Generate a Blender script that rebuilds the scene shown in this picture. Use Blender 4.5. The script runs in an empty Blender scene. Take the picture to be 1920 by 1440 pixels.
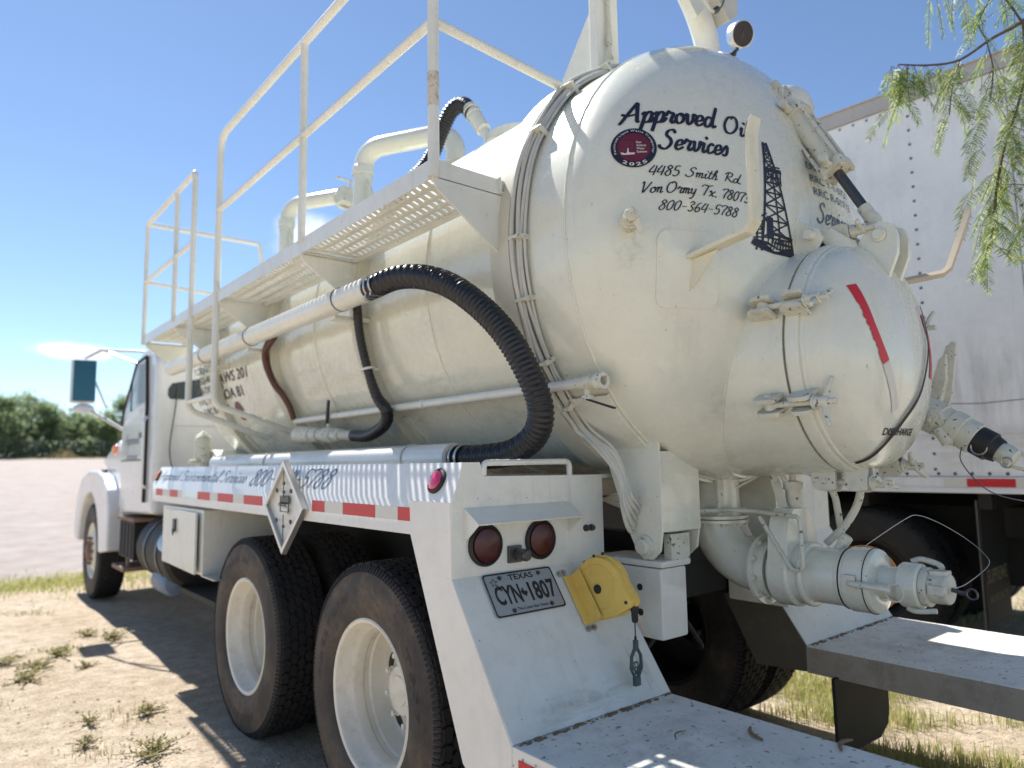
import bpy, bmesh, math, random
from mathutils import Vector, Matrix, Quaternion
import numpy as np

# ------------------------------------------------------------------ camera, sky, sun
S = bpy.context.scene
COL = S.collection
R_ = math.radians

cam_d = bpy.data.cameras.new("camera")
cam = bpy.data.objects.new("camera", cam_d)
COL.objects.link(cam)
cam.matrix_world = Matrix(((0.7734, -0.0567, -0.6314, -2.58),
                           (-0.6337, -0.0937, -0.7679, 0.0),
                           (-0.0156, 0.9940, -0.1084, 1.43),
                           (0, 0, 0, 1)))
cam_d.sensor_width = 36.0
cam_d.lens = 25.03
cam_d.clip_start = 0.05
cam_d.clip_end = 3000.0
cam_d.dof.use_dof = True
cam_d.dof.focus_distance = 2.45
cam_d.dof.aperture_fstop = 1.7
S.camera = cam

SUN_TO = Vector((0.035, 0.80, 1.0)).normalized()
SUN_EL = math.asin(SUN_TO.z)

W = bpy.data.worlds.new("World")
S.world = W
W.use_nodes = True
nt = W.node_tree
nt.nodes.clear()
wo = nt.nodes.new("ShaderNodeOutputWorld")
wb = nt.nodes.new("ShaderNodeBackground")
sky = nt.nodes.new("ShaderNodeTexSky")
sky.sky_type = 'NISHITA'
sky.sun_disc = False
sky.sun_elevation = SUN_EL
sky.sun_rotation = 0.05
sky.altitude = 1200.0
sky.air_density = 1.0
sky.dust_density = 0.12
sky.ozone_density = 2.6
wb.inputs["Strength"].default_value = 0.090


def N(tree, typ, **kw):
    n = tree.nodes.new(typ)
    for k, v in kw.items():
        setattr(n, k, v)
    return n


# soft fair weather clouds: small cumulus at a few bearings round the sky
tc = N(nt, "ShaderNodeTexCoord")
nz = N(nt, "ShaderNodeTexNoise")
nz.inputs["Scale"].default_value = 9.0
nz.inputs["Detail"].default_value = 6.0
nz.inputs["Roughness"].default_value = 0.6
nt.links.new(tc.outputs["Generated"], nz.inputs["Vector"])
prev = None
for (d, sx, sz) in (((0.130, 0.982, 0.139), 0.045, 0.010), ((0.378, 0.875, 0.298), 0.060, 0.035),
                    ((-0.45, 0.87, 0.17), 0.11, 0.03), ((-0.86, 0.45, 0.22), 0.13, 0.04),
                    ((0.5, -0.82, 0.25), 0.14, 0.05), ((-0.5, -0.82, 0.3), 0.12, 0.05),
                    ((0.93, -0.25, 0.24), 0.12, 0.04)):
    sub = N(nt, "ShaderNodeVectorMath", operation='SUBTRACT')
    nt.links.new(tc.outputs["Generated"], sub.inputs[0])
    sub.inputs[1].default_value = d
    mul = N(nt, "ShaderNodeVectorMath", operation='DIVIDE')
    nt.links.new(sub.outputs[0], mul.inputs[0])
    mul.inputs[1].default_value = (sx, sx, sz)
    ln = N(nt, "ShaderNodeVectorMath", operation='LENGTH')
    nt.links.new(mul.outputs[0], ln.inputs[0])
    inv = N(nt, "ShaderNodeMath", operation='SUBTRACT')
    inv.inputs[0].default_value = 1.0
    nt.links.new(ln.outputs["Value"], inv.inputs[1])
    if prev is None:
        prev = inv
    else:
        mx = N(nt, "ShaderNodeMath", operation='MAXIMUM')
        nt.links.new(prev.outputs[0], mx.inputs[0])
        nt.links.new(inv.outputs[0], mx.inputs[1])
        prev = mx
madd = N(nt, "ShaderNodeMath", operation='MULTIPLY_ADD')
nt.links.new(nz.outputs["Fac"], madd.inputs[0])
madd.inputs[1].default_value = 2.2
nt.links.new(prev.outputs[0], madd.inputs[2])
mr = N(nt, "ShaderNodeMapRange", interpolation_type='SMOOTHSTEP')
nt.links.new(madd.outputs[0], mr.inputs["Value"])
mr.inputs["From Min"].default_value = 1.0
mr.inputs["From Max"].default_value = 1.75
mr.inputs["To Max"].default_value = 0.92
cm = N(nt, "ShaderNodeMix", data_type='RGBA')
nt.links.new(mr.outputs[0], cm.inputs["Factor"])
nt.links.new(sky.outputs[0], cm.inputs["A"])
cm.inputs["B"].default_value = (7.6, 7.8, 8.2, 1)
nt.links.new(cm.outputs["Result"], wb.inputs["Color"])
nt.links.new(wb.outputs[0], wo.inputs["Surface"])

sun_d = bpy.data.lights.new("sun", 'SUN')
sun_d.energy = 5.0
sun_d.angle = R_(0.53)
sun_d.color = (1.0, 0.965, 0.91)
sun = bpy.data.objects.new("sun", sun_d)
COL.objects.link(sun)
sun.rotation_euler = SUN_TO.to_track_quat('Z', 'Y').to_euler()
sun.location = (0, 20, 25)

vs = S.view_settings
vs.view_transform = 'Standard'
vs.look = 'None'
vs.exposure = 0.86
vs.gamma = 1.0
vs.use_curve_mapping = False
S.render.engine = 'CYCLES'
S.cycles.max_bounces = 8
S.cycles.diffuse_bounces = 3
S.cycles.transparent_max_bounces = 12

# ------------------------------------------------------------------ materials
MAT = {}


def sock(n, name):
    return n.inputs[name]


def base_mat(name):
    m = bpy.data.materials.new(name)
    m.use_nodes = True
    t = m.node_tree
    b = t.nodes["Principled BSDF"]
    MAT[name] = m
    return m, t, b


def noise(t, scale, detail=4.0, rough=0.55, vec=None, dim='3D'):
    n = N(t, "ShaderNodeTexNoise")
    n.inputs["Scale"].default_value = scale
    n.inputs["Detail"].default_value = detail
    n.inputs["Roughness"].default_value = rough
    if vec is not None:
        t.links.new(vec, n.inputs["Vector"])
    return n


def ramp(t, fac, stops, interp='LINEAR'):
    r = N(t, "ShaderNodeValToRGB")
    r.color_ramp.interpolation = interp
    els = r.color_ramp.elements
    while len(els) < len(stops):
        els.new(0.5)
    for e, (p, c) in zip(els, stops):
        e.position = p
        e.color = c if len(c) == 4 else (*c, 1)
    t.links.new(fac, r.inputs["Fac"])
    return r


def mixc(t, fac, a, b, blend='MIX'):
    m = N(t, "ShaderNodeMix", data_type='RGBA', blend_type=blend)
    if isinstance(fac, float):
        m.inputs["Factor"].default_value = fac
    else:
        t.links.new(fac, m.inputs["Factor"])
    for nm, v in (("A", a), ("B", b)):
        if isinstance(v, tuple):
            m.inputs[nm].default_value = v if len(v) == 4 else (*v, 1)
        else:
            t.links.new(v, m.inputs[nm])
    return m.outputs["Result"]


def objvec(t, sc=(1, 1, 1)):
    c = N(t, "ShaderNodeTexCoord")
    mp = N(t, "ShaderNodeMapping")
    mp.inputs["Scale"].default_value = sc
    t.links.new(c.outputs["Object"], mp.inputs["Vector"])
    return mp.outputs["Vector"]


def bump(t, b, hgt, strength, dist=0.01, prev=None):
    n = N(t, "ShaderNodeBump")
    n.inputs["Strength"].default_value = strength
    n.inputs["Distance"].default_value = dist
    t.links.new(hgt, n.inputs["Height"])
    if prev is not None:
        t.links.new(prev.outputs[0], n.inputs["Normal"])
    t.links.new(n.outputs[0], b.inputs["Normal"])
    return n


def paint(name, col, rough=0.38, grime=0.35, grime_col=(0.33, 0.29, 0.22), chips=0.5, chip_thr=0.735, dents=0.0,
          streak=0.35, coat=0.0):
    m, t, b = base_mat(name)
    if coat:
        b.inputs["Coat Weight"].default_value = coat
        b.inputs["Coat Roughness"].default_value = 0.08
    v = objvec(t)
    n1 = noise(t, 2.2, 6, 0.6, v)
    r1 = ramp(t, n1.outputs["Fac"], [(0.35, (1, 1, 1)), (0.75, (0, 0, 0))])
    n2 = noise(t, 14.0, 5, 0.7, v)
    r2 = ramp(t, n2.outputs["Fac"], [(0.5, (0, 0, 0)), (0.8, (1, 1, 1))])
    lighter = tuple(min(1, c * 1.05) for c in col)
    darker = tuple(c * 0.90 for c in col)
    c1 = mixc(t, r1.outputs["Color"], darker, lighter)
    g = N(t, "ShaderNodeMath", operation='MULTIPLY')
    t.links.new(r2.outputs["Color"], g.inputs[0])
    g.inputs[1].default_value = grime
    c2 = mixc(t, g.outputs[0], c1, grime_col)
    # run marks: thin vertical streaks of washed-down dust
    vs_ = objvec(t, (26, 26, 1.3))
    n4 = noise(t, 1.0, 4, 0.65, vs_)
    r4 = ramp(t, n4.outputs["Fac"], [(0.56, (0, 0, 0)), (0.78, (1, 1, 1))])
    g4 = N(t, "ShaderNodeMath", operation='MULTIPLY')
    t.links.new(r4.outputs["Color"], g4.inputs[0])
    g4.inputs[1].default_value = streak
    n5 = noise(t, 1.7, 3, 0.6, v)
    r5 = ramp(t, n5.outputs["Fac"], [(0.45, (0.25, 0.25, 0.25)), (0.66, (1, 1, 1))])
    g5 = N(t, "ShaderNodeMath", operation='MULTIPLY')
    t.links.new(g4.outputs[0], g5.inputs[0])
    t.links.new(r5.outputs["Color"], g5.inputs[1])
    c2 = mixc(t, g5.outputs[0], c2, tuple(c * 0.38 for c in col))
    n3 = noise(t, 55.0, 2, 0.5, v)
    r3 = ramp(t, n3.outputs["Fac"], [(chip_thr, (0, 0, 0)), (chip_thr + 0.02, (1, 1, 1))])
    g3 = N(t, "ShaderNodeMath", operation='MULTIPLY')
    t.links.new(r3.outputs["Color"], g3.inputs[0])
    g3.inputs[1].default_value = chips
    c3 = mixc(t, g3.outputs[0], c2, (0.12, 0.09, 0.07))
    t.links.new(c3, b.inputs["Base Color"])
    rr = N(t, "ShaderNodeMapRange")
    t.links.new(n2.outputs["Fac"], rr.inputs["Value"])
    rr.inputs["To Min"].default_value = rough - 0.06
    rr.inputs["To Max"].default_value = rough + 0.16
    t.links.new(rr.outputs[0], b.inputs["Roughness"])
    nf = noise(t, 140.0, 2, 0.5, v)
    bp = bump(t, b, nf.outputs["Fac"], 0.05, 0.004)
    if dents:
        nd = noise(t, 2.6, 2, 0.4, v)
        bump(t, b, nd.outputs["Fac"], dents, 0.06, bp)
    return m


paint("tank_paint", (0.71, 0.712, 0.605), 0.22, 0.14, dents=0.12, streak=0.32, chips=0.8, chip_thr=0.752, coat=0.6)
paint("rib_paint", (0.60, 0.575, 0.46), 0.45, 0.3, streak=0.25, chips=0.6, chip_thr=0.74)
paint("rust_stain", (0.66, 0.60, 0.50), 0.6, 0.95, grime_col=(0.26, 0.15, 0.085), chips=0.35, chip_thr=0.6, streak=0.8)
paint("white_paint", (0.735, 0.735, 0.665), 0.34, 0.22, streak=0.42, chips=0.7, chip_thr=0.75, coat=0.35)
paint("bed_paint", (0.76, 0.745, 0.69), 0.30, 0.16, streak=0.3, chips=0.5, chip_thr=0.755, coat=0.4)
paint("cream_paint", (0.72, 0.69, 0.53), 0.45, 0.3, chips=0.6)
paint("fitting_paint", (0.63, 0.625, 0.525), 0.48, 0.55, grime_col=(0.25, 0.21, 0.16), chips=0.9, chip_thr=0.655)
paint("platform_paint", (0.78, 0.755, 0.68), 0.55, 0.45, grime_col=(0.22, 0.19, 0.15), chips=0.75, chip_thr=0.665,
      streak=0.0)
paint("cab_paint", (0.70, 0.71, 0.72), 0.25, 0.12, streak=0.15, coat=0.6)
paint("reel_yellow", (0.82, 0.56, 0.13), 0.42, 0.25, grime_col=(0.35, 0.22, 0.08), chips=0.5)
paint("rim_paint", (0.74, 0.70, 0.60), 0.33, 0.5, grime_col=(0.42, 0.34, 0.22), chips=0.5)
paint("box_aluminium", (0.80, 0.80, 0.795), 0.42, 0.22, grime_col=(0.5, 0.48, 0.45), dents=0.22, chips=0.35, chip_thr=0.74,
      streak=0.28)
paint("rail_grey", (0.46, 0.43, 0.41), 0.45, 0.3)
paint("grimy_shaded_edge", (0.34, 0.30, 0.24), 0.7, 0.6, grime_col=(0.14, 0.11, 0.08), chips=0.4, streak=0.7)  # dirty side of the step, its shade mixed into the colour
paint("chassis_black", (0.010, 0.0095, 0.009), 0.6, 0.4, grime_col=(0.035, 0.03, 0.024), chips=0.0, streak=0.1)
paint("rusty_steel", (0.24, 0.15, 0.10), 0.7, 0.7, grime_col=(0.35, 0.28, 0.22), chips=0.3)
paint("tan_bar", (0.55, 0.47, 0.36), 0.5, 0.4)
paint("fender_inner_shade", (0.10, 0.085, 0.06), 0.7, 0.6, grime_col=(0.16, 0.13, 0.09), chips=0.3)  # dark brown carries the shade inside the fender
paint("blue_drum", (0.16, 0.22, 0.32), 0.4, 0.4, chips=0.2)


def simple(name, col, rough=0.5, metal=0.0, spec=None, var=0.15, scale=30.0, bstr=0.0, trans=0.0, coat=0.0):
    m, t, b = base_mat(name)
    v = objvec(t)
    n1 = noise(t, scale, 4, 0.6, v)
    c = mixc(t, n1.outputs["Fac"], tuple(x * (1 - var) for x in col), tuple(min(1, x * (1 + var)) for x in col))
    t.links.new(c, b.inputs["Base Color"])
    b.inputs["Roughness"].default_value = rough
    b.inputs["Metallic"].default_value = metal
    if coat:
        b.inputs["Coat Weight"].default_value = coat
    if trans:
        b.inputs["Transmission Weight"].default_value = trans
    if bstr:
        bump(t, b, n1.outputs["Fac"], bstr, 0.01)
    return m


simple("hose_black", (0.013, 0.013, 0.015), 0.36, var=0.4)
simple("hose_brown", (0.10, 0.035, 0.025), 0.45)
simple("cable_grey", (0.55, 0.54, 0.48), 0.5, var=0.2, scale=12)
simple("bare_steel", (0.45, 0.44, 0.42), 0.35, 0.9, var=0.25, scale=50)
simple("dark_steel", (0.10, 0.10, 0.10), 0.4, 0.7, var=0.4, scale=60)
simple("aluminium", (0.66, 0.66, 0.66), 0.32, 0.85, var=0.1)
simple("navy_vinyl", (0.013, 0.014, 0.030), 0.45, var=0.1)
simple("black_vinyl", (0.012, 0.012, 0.014), 0.45, var=0.1)
simple("dark_blue_vinyl", (0.05, 0.10, 0.17), 0.45, var=0.1)
simple("faded_blue_vinyl", (0.10, 0.17, 0.28), 0.5, var=0.15)
simple("maroon_vinyl", (0.13, 0.014, 0.032), 0.4, var=0.15)
simple("sticker_pale", (0.62, 0.60, 0.56), 0.45, var=0.05)
simple("sticker_outline", (0.20, 0.06, 0.07), 0.45, var=0.05)
simple("red_tape", (0.56, 0.022, 0.030), 0.38, var=0.15, scale=60)
simple("white_tape", (0.66, 0.64, 0.58), 0.38, var=0.08, scale=60)
simple("red_lens", (0.055, 0.003, 0.004), 0.25, var=0.2)
simple("magenta_lens", (0.62, 0.02, 0.10), 0.15, var=0.2, coat=1.0)
simple("amber_lens", (0.85, 0.22, 0.03), 0.15, var=0.1, coat=1.0)
simple("black_rubber", (0.018, 0.018, 0.018), 0.6, var=0.3)
simple("plate_silver", (0.33, 0.36, 0.365), 0.42, 0.25, var=0.06, scale=8)
simple("gauge_face", (0.03, 0.025, 0.025), 0.55, var=0.3)
simple("mirror_back", (0.018, 0.085, 0.115), 0.06, 0.35, var=0.2, scale=3)
simple("teal_clip", (0.05, 0.085, 0.085), 0.5, var=0.3)
simple("orange_hose", (0.65, 0.27, 0.06), 0.5)
simple("bark", (0.11, 0.085, 0.06), 0.9, var=0.4, scale=40, bstr=0.4)
simple("pod_brown", (0.22, 0.14, 0.07), 0.7, var=0.4, scale=60)
simple("fence_steel", (0.35, 0.35, 0.34), 0.5, 0.4)
simple("flap_letter", (0.20, 0.17, 0.09), 0.7)
simple("wood_post", (0.22, 0.17, 0.12), 0.85, var=0.4)

# glass with a tint, mirrored by its own gloss
m, t, b = base_mat("cab_glass")
b.inputs["Base Color"].default_value = (0.70, 0.85, 0.92, 1)
b.inputs["Roughness"].default_value = 0.03
b.inputs["Transmission Weight"].default_value = 0.85
b.inputs["IOR"].default_value = 1.15
m, t, b = base_mat("dark_glass")
b.inputs["Base Color"].default_value = (0.012, 0.03, 0.045, 1)
b.inputs["Roughness"].default_value = 0.04

# tyre rubber: black carcass, brown dust caught on the sidewall
m, t, b = base_mat("tyre_rubber")
v = objvec(t)
n1 = noise(t, 5.0, 6, 0.65, v)
n2 = noise(t, 38.0, 4, 0.6, v)
r1 = ramp(t, n1.outputs["Fac"], [(0.32, (0.018, 0.017, 0.016)), (0.48, (0.050, 0.040, 0.032)), (0.72, (0.15, 0.105, 0.07))])
n2r = ramp(t, n2.outputs["Fac"], [(0.45, (0, 0, 0)), (0.75, (1, 1, 1))])
c = mixc(t, n2r.outputs["Color"], r1.outputs["Color"], (0.045, 0.04, 0.036))
t.links.new(c, b.inputs["Base Color"])
b.inputs["Roughness"].default_value = 0.72
bump(t, b, n2.outputs["Fac"], 0.25, 0.004)
m, t, b = base_mat("tread_rubber")
v = objvec(t)
n1 = noise(t, 9.0, 5, 0.65, v)
r1 = ramp(t, n1.outputs["Fac"], [(0.35, (0.008, 0.009, 0.012)), (0.68, (0.022, 0.020, 0.019))])
t.links.new(r1.outputs["Color"], b.inputs["Base Color"])
b.inputs["Roughness"].default_value = 0.75


def leaf_mat(name, c1, c2, c3=None, tr=0.35):
    m, t, b = base_mat(name)
    g = N(t, "ShaderNodeNewGeometry")
    v = objvec(t)
    wn = noise(t, 3.0, 3, 0.6, v)
    ri = N(t, "ShaderNodeMath", operation='ADD')
    t.links.new(g.outputs["Random Per Island"], ri.inputs[0])
    t.links.new(wn.outputs["Fac"], ri.inputs[1])
    stops = [(0.35, c1), (0.8, c2)] + ([(1.25, c3)] if c3 else [])
    dv = N(t, "ShaderNodeMath", operation='DIVIDE')
    t.links.new(ri.outputs[0], dv.inputs[0])
    dv.inputs[1].default_value = 1.5
    r = ramp(t, dv.outputs[0], [(p / 1.5, c) for p, c in stops])
    b.inputs["Roughness"].default_value = 0.55
    t.links.new(r.outputs["Color"], b.inputs["Base Color"])
    tl = N(t, "ShaderNodeBsdfTranslucent")
    t.links.new(r.outputs["Color"], tl.inputs["Color"])
    mx = N(t, "ShaderNodeMixShader")
    mx.inputs[0].default_value = tr
    t.links.new(b.outputs[0], mx.inputs[1])
    t.links.new(tl.outputs[0], mx.inputs[2])
    t.links.new(mx.outputs[0], t.nodes["Material Output"].inputs["Surface"])
    return m


leaf_mat("pepper_leaf", (0.13, 0.23, 0.12), (0.22, 0.35, 0.13), (0.42, 0.46, 0.11), 0.5)
leaf_mat("far_leaf", (0.15, 0.24, 0.15), (0.22, 0.31, 0.15), (0.29, 0.34, 0.18), 0.6)
leaf_mat("grass_blade", (0.20, 0.27, 0.05), (0.36, 0.40, 0.10), (0.52, 0.46, 0.22), 0.45)
leaf_mat("weed_leaf", (0.19, 0.22, 0.07), (0.30, 0.31, 0.11), (0.42, 0.34, 0.17))
leaf_mat("dry_brush", (0.22, 0.19, 0.09), (0.33, 0.27, 0.13), (0.42, 0.34, 0.18))

# ground: sandy dirt near, pale gravel lot beyond, green strip between
m, t, b = base_mat("ground_dirt")
v = objvec(t)
na = noise(t, 0.9, 7, 0.6, v)
nb = noise(t, 9.0, 7, 0.7, v)
nc = noise(t, 70.0, 4, 0.75, v)
ra = ramp(t, na.outputs["Fac"], [(0.3, (0.55, 0.465, 0.36)), (0.55, (0.65, 0.56, 0.455)), (0.75, (0.69, 0.62, 0.535))])
rb = ramp(t, nb.outputs["Fac"], [(0.36, (0.74, 0.70, 0.64)), (0.62, (1.04, 1.03, 1.0))])
c = mixc(t, 1.0, ra.outputs["Color"], rb.outputs["Color"], 'MULTIPLY')
rc = ramp(t, nc.outputs["Fac"], [(0.36, (0.55, 0.50, 0.44)), (0.52, (1.02, 1.0, 0.98))])
c = mixc(t, 0.8, c, rc.outputs["Color"], 'MULTIPLY')
tcd = N(t, "ShaderNodeTexCoord")
sp = N(t, "ShaderNodeSeparateXYZ")
t.links.new(tcd.outputs["Object"], sp.inputs[0])
wob = N(t, "ShaderNodeMath", operation='MULTIPLY_ADD')
nw = noise(t, 0.7, 4, 0.6, v)
t.links.new(nw.outputs["Fac"], wob.inputs[0])
wob.inputs[1].default_value = 2.4
t.links.new(sp.outputs["Y"], wob.inputs[2])
gm = N(t, "ShaderNodeMapRange", interpolation_type='SMOOTHSTEP')
t.links.new(wob.outputs[0], gm.inputs["Value"])
gm.inputs["From Min"].default_value = 11.9
gm.inputs["From Max"].default_value = 13.2
ng = noise(t, 1.6, 8, 0.75, v)
rg = ramp(t, ng.outputs["Fac"], [(0.3, (0.33, 0.28, 0.25)), (0.7, (0.47, 0.415, 0.38))])
c = mixc(t, gm.outputs[0], c, rg.outputs["Color"])
t.links.new(c, b.inputs["Base Color"])
b.inputs["Roughness"].default_value = 0.95
b.inputs["Specular IOR Level"].default_value = 0.1
bp = bump(t, b, nb.outputs["Fac"], 0.9, 0.05)
bump(t, b, nc.outputs["Fac"], 0.9, 0.012, bp)
# grime runs: a thin film whose cover follows streaky noise inside its own outline
def stain(name, col, sx, sy, cover):
    m, t, b = base_mat(name)
    uv = N(t, "ShaderNodeUVMap")
    mp = N(t, "ShaderNodeMapping")
    mp.inputs["Scale"].default_value = (sx, sy, 1)
    t.links.new(uv.outputs[0], mp.inputs["Vector"])
    ob = N(t, "ShaderNodeObjectInfo")
    t.links.new(ob.outputs["Random"], mp.inputs["Location"])
    n1 = noise(t, 1.0, 6, 0.7, mp.outputs["Vector"])
    s_ = N(t, "ShaderNodeSeparateXYZ")
    t.links.new(uv.outputs[0], s_.inputs[0])
    prod = None
    for ax in ("X", "Y"):
        a = N(t, "ShaderNodeMath", operation='PINGPONG')
        t.links.new(s_.outputs[ax], a.inputs[0])
        a.inputs[1].default_value = 0.5
        f_ = N(t, "ShaderNodeMapRange", interpolation_type='SMOOTHSTEP')
        t.links.new(a.outputs[0], f_.inputs["Value"])
        f_.inputs["From Max"].default_value = 0.42
        if prod is None:
            prod = f_.outputs[0]
        else:
            p_ = N(t, "ShaderNodeMath", operation='MULTIPLY')
            t.links.new(prod, p_.inputs[0])
            t.links.new(f_.outputs[0], p_.inputs[1])
            prod = p_.outputs[0]
    q = N(t, "ShaderNodeMath", operation='MULTIPLY')
    r_ = ramp(t, n1.outputs["Fac"], [(0.44, (0, 0, 0)), (0.66, (1, 1, 1))])
    t.links.new(r_.outputs["Color"], q.inputs[0])
    t.links.new(prod, q.inputs[1])
    g_ = N(t, "ShaderNodeMath", operation='MULTIPLY')
    t.links.new(q.outputs[0], g_.inputs[0])
    g_.inputs[1].default_value = cover
    b.inputs["Base Color"].default_value = (*col, 1)
    b.inputs["Roughness"].default_value = 0.6
    t.links.new(g_.outputs[0], b.inputs["Alpha"])
    return m


stain("grime_run", (0.10, 0.085, 0.06), 9.0, 1.2, 0.075)
stain("oil_smear", (0.03, 0.027, 0.022), 6.0, 11.0, 0.15)
stain("faint_run", (0.25, 0.23, 0.20), 9.0, 1.2, 0.22)
stain("rust_run", (0.23, 0.10, 0.04), 10.0, 1.4, 0.28)
stain("dust_film", (0.36, 0.29, 0.20), 3.0, 4.0, 0.30)
simple("pebble", (0.42, 0.36, 0.29), 0.9, var=0.4, scale=8)

# ------------------------------------------------------------------ geometry helpers
def V(*a):
    return Vector(a)


def catmull(pts, n=8, closed=False):
    P = [Vector(p) for p in pts]
    if len(P) < 3:
        return P
    out = []
    L = len(P)
    segs = L if closed else L - 1
    for i in range(segs):
        p1, p2 = P[i], P[(i + 1) % L]
        p0 = P[i - 1] if (i > 0 or closed) else p1 * 2 - p2
        p3 = P[(i + 2) % L] if (i + 2 < L or closed) else p2 * 2 - p1
        for k in range(n):
            s = k / n
            out.append(0.5 * ((2 * p1) + (p2 - p0) * s + (2 * p0 - 5 * p1 + 4 * p2 - p3) * s * s +
                              (3 * p1 - p0 - 3 * p2 + p3) * s ** 3))
    if not closed:
        out.append(P[-1].copy())
    return out


def resample(P, step):
    out = [P[0].copy()]
    acc = 0.0
    for a, b_ in zip(P[:-1], P[1:]):
        d = (b_ - a).length
        if d < 1e-9:
            continue
        s = step - acc
        while s <= d:
            out.append(a.lerp(b_, s / d))
            s += step
        acc = d - (s - step)
    if (out[-1] - P[-1]).length > step * 0.3:
        out.append(P[-1].copy())
    return out


class MB:
    """collects shapes into one mesh"""

    def __init__(self):
        self.v = []
        self.f = []

    def add(self, verts, faces):
        o = len(self.v)
        self.v += [tuple(p) for p in verts]
        self.f += [tuple(i + o for i in fc) for fc in faces]
        return self

    def box(self, c, s, rot=None):
        hx, hy, hz = s[0] / 2, s[1] / 2, s[2] / 2
        vs_ = [Vector((x, y, z)) for z in (-hz, hz) for y in (-hy, hy) for x in (-hx, hx)]
        if rot is not None:
            vs_ = [rot @ p for p in vs_]
        c = Vector(c)
        return self.add([p + c for p in vs_], [(0, 2, 3, 1), (4, 5, 7, 6), (0, 1, 5, 4), (2, 6, 7, 3), (0, 4, 6, 2), (1, 3, 7, 5)])

    def bb(self, x0, x1, y0, y1, z0, z1):
        return self.box(((x0 + x1) / 2, (y0 + y1) / 2, (z0 + z1) / 2), (abs(x1 - x0), abs(y1 - y0), abs(z1 - z0)))

    def prism(self, poly, axis, a, b_):
        """poly of 2D points swept along an axis: 'x' -> (y,z), 'y' -> (x,z), 'z' -> (x,y)"""
        def mk(p, h):
            return {'x': (h, p[0], p[1]), 'y': (p[0], h, p[1]), 'z': (p[0], p[1], h)}[axis]
        n = len(poly)
        vs_ = [mk(p, a) for p in poly] + [mk(p, b_) for p in poly]
        fs = [tuple(range(n)), tuple(range(2 * n - 1, n - 1, -1))]
        fs += [(i, (i + 1) % n, n + (i + 1) % n, n + i) for i in range(n)]
        return self.add(vs_, fs)

    def prism3(self, poly, off):
        """3D polygon swept by an offset vector"""
        n = len(poly)
        off = Vector(off)
        P = [Vector(p) for p in poly]
        return self.add(P + [p + off for p in P], [tuple(range(n)), tuple(range(2 * n - 1, n - 1, -1))] +
                        [(i, (i + 1) % n, n + (i + 1) % n, n + i) for i in range(n)])

    def tube(self, path, r, seg=14, caps=True, rfun=None, closed=False):
        P = [Vector(p) for p in path]
        n = len(P)
        tang = []
        for i in range(n):
            if closed:
                d = P[(i + 1) % n] - P[i - 1]
            else:
                d = P[min(i + 1, n - 1)] - P[max(i - 1, 0)]
            tang.append(d.normalized() if d.length > 1e-9 else Vector((0, 0, 1)))
        up = Vector((0, 0, 1)) if abs(tang[0].z) < 0.9 else Vector((1, 0, 0))
        nrm = (up - tang[0] * up.dot(tang[0])).normalized()
        vs_ = []
        for i in range(n):
            nrm = (nrm - tang[i] * nrm.dot(tang[i])).normalized()
            bi = tang[i].cross(nrm)
            for k in range(seg):
                a = 2 * math.pi * k / seg
                rr = rfun(i, a) if rfun else (r[i] if isinstance(r, (list, tuple)) else r)
                vs_.append(P[i] + (nrm * math.cos(a) + bi * math.sin(a)) * rr)
        fs = []
        for i in range(n if closed else n - 1):
            j = (i + 1) % n
            for k in range(seg):
                k2 = (k + 1) % seg
                fs.append((i * seg + k, i * seg + k2, j * seg + k2, j * seg + k))
        if caps and not closed:
            fs.append(tuple(range(seg - 1, -1, -1)))
            fs.append(tuple((n - 1) * seg + k for k in range(seg)))
        return self.add(vs_, fs)

    def cyl(self, p0, p1, r, r1=None, seg=20):
        return self.tube([p0, p1], [r, r if r1 is None else r1], seg)

    def lathe(self, prof, origin, axis, seg=32, a0=0.0, a1=2 * math.pi, cap=True):
        """prof: (radius, height along axis)"""
        axis = Vector(axis).normalized()
        up = Vector((0, 0, 1)) if abs(axis.z) < 0.9 else Vector((1, 0, 0))
        u = (up - axis * up.dot(axis)).normalized()
        w = axis.cross(u)
        o = Vector(origin)
        full = abs(a1 - a0 - 2 * math.pi) < 1e-6
        m_ = seg if full else seg + 1
        vs_ = []
        for (r, h) in prof:
            for k in range(m_):
                a = a0 + (a1 - a0) * k / seg
                vs_.append(o + axis * h + (u * math.cos(a) + w * math.sin(a)) * r)
        fs = []
        for i in range(len(prof) - 1):
            for k in range(seg):
                k2 = (k + 1) % m_
                fs.append((i * m_ + k, i * m_ + k2, (i + 1) * m_ + k2, (i + 1) * m_ + k))
        if cap and full:
            if prof[0][0] > 1e-6:
                fs.append(tuple(range(m_ - 1, -1, -1)))
            if prof[-1][0] > 1e-6:
                fs.append(tuple((len(prof) - 1) * m_ + k for k in range(m_)))
        return self.add(vs_, fs)

    def sphere(self, c, r, seg=12, sc=(1, 1, 1)):
        prof = [(math.sin(math.pi * i / 8) * 1.0, -math.cos(math.pi * i / 8)) for i in range(9)]
        t_ = MB().lathe(prof, (0, 0, 0), (0, 0, 1), seg, cap=False)
        return self.add([(c[0] + p[0] * r * sc[0], c[1] + p[1] * r * sc[1], c[2] + p[2] * r * sc[2]) for p in t_.v], t_.f)

    def bolt(self, p, axis, r=0.009, h=0.008):
        return self.lathe([(r * 1.5, 0), (r * 1.5, h * 0.3), (r, h * 0.3), (r, h), (0.0001, h)], p, axis, 6)

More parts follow.
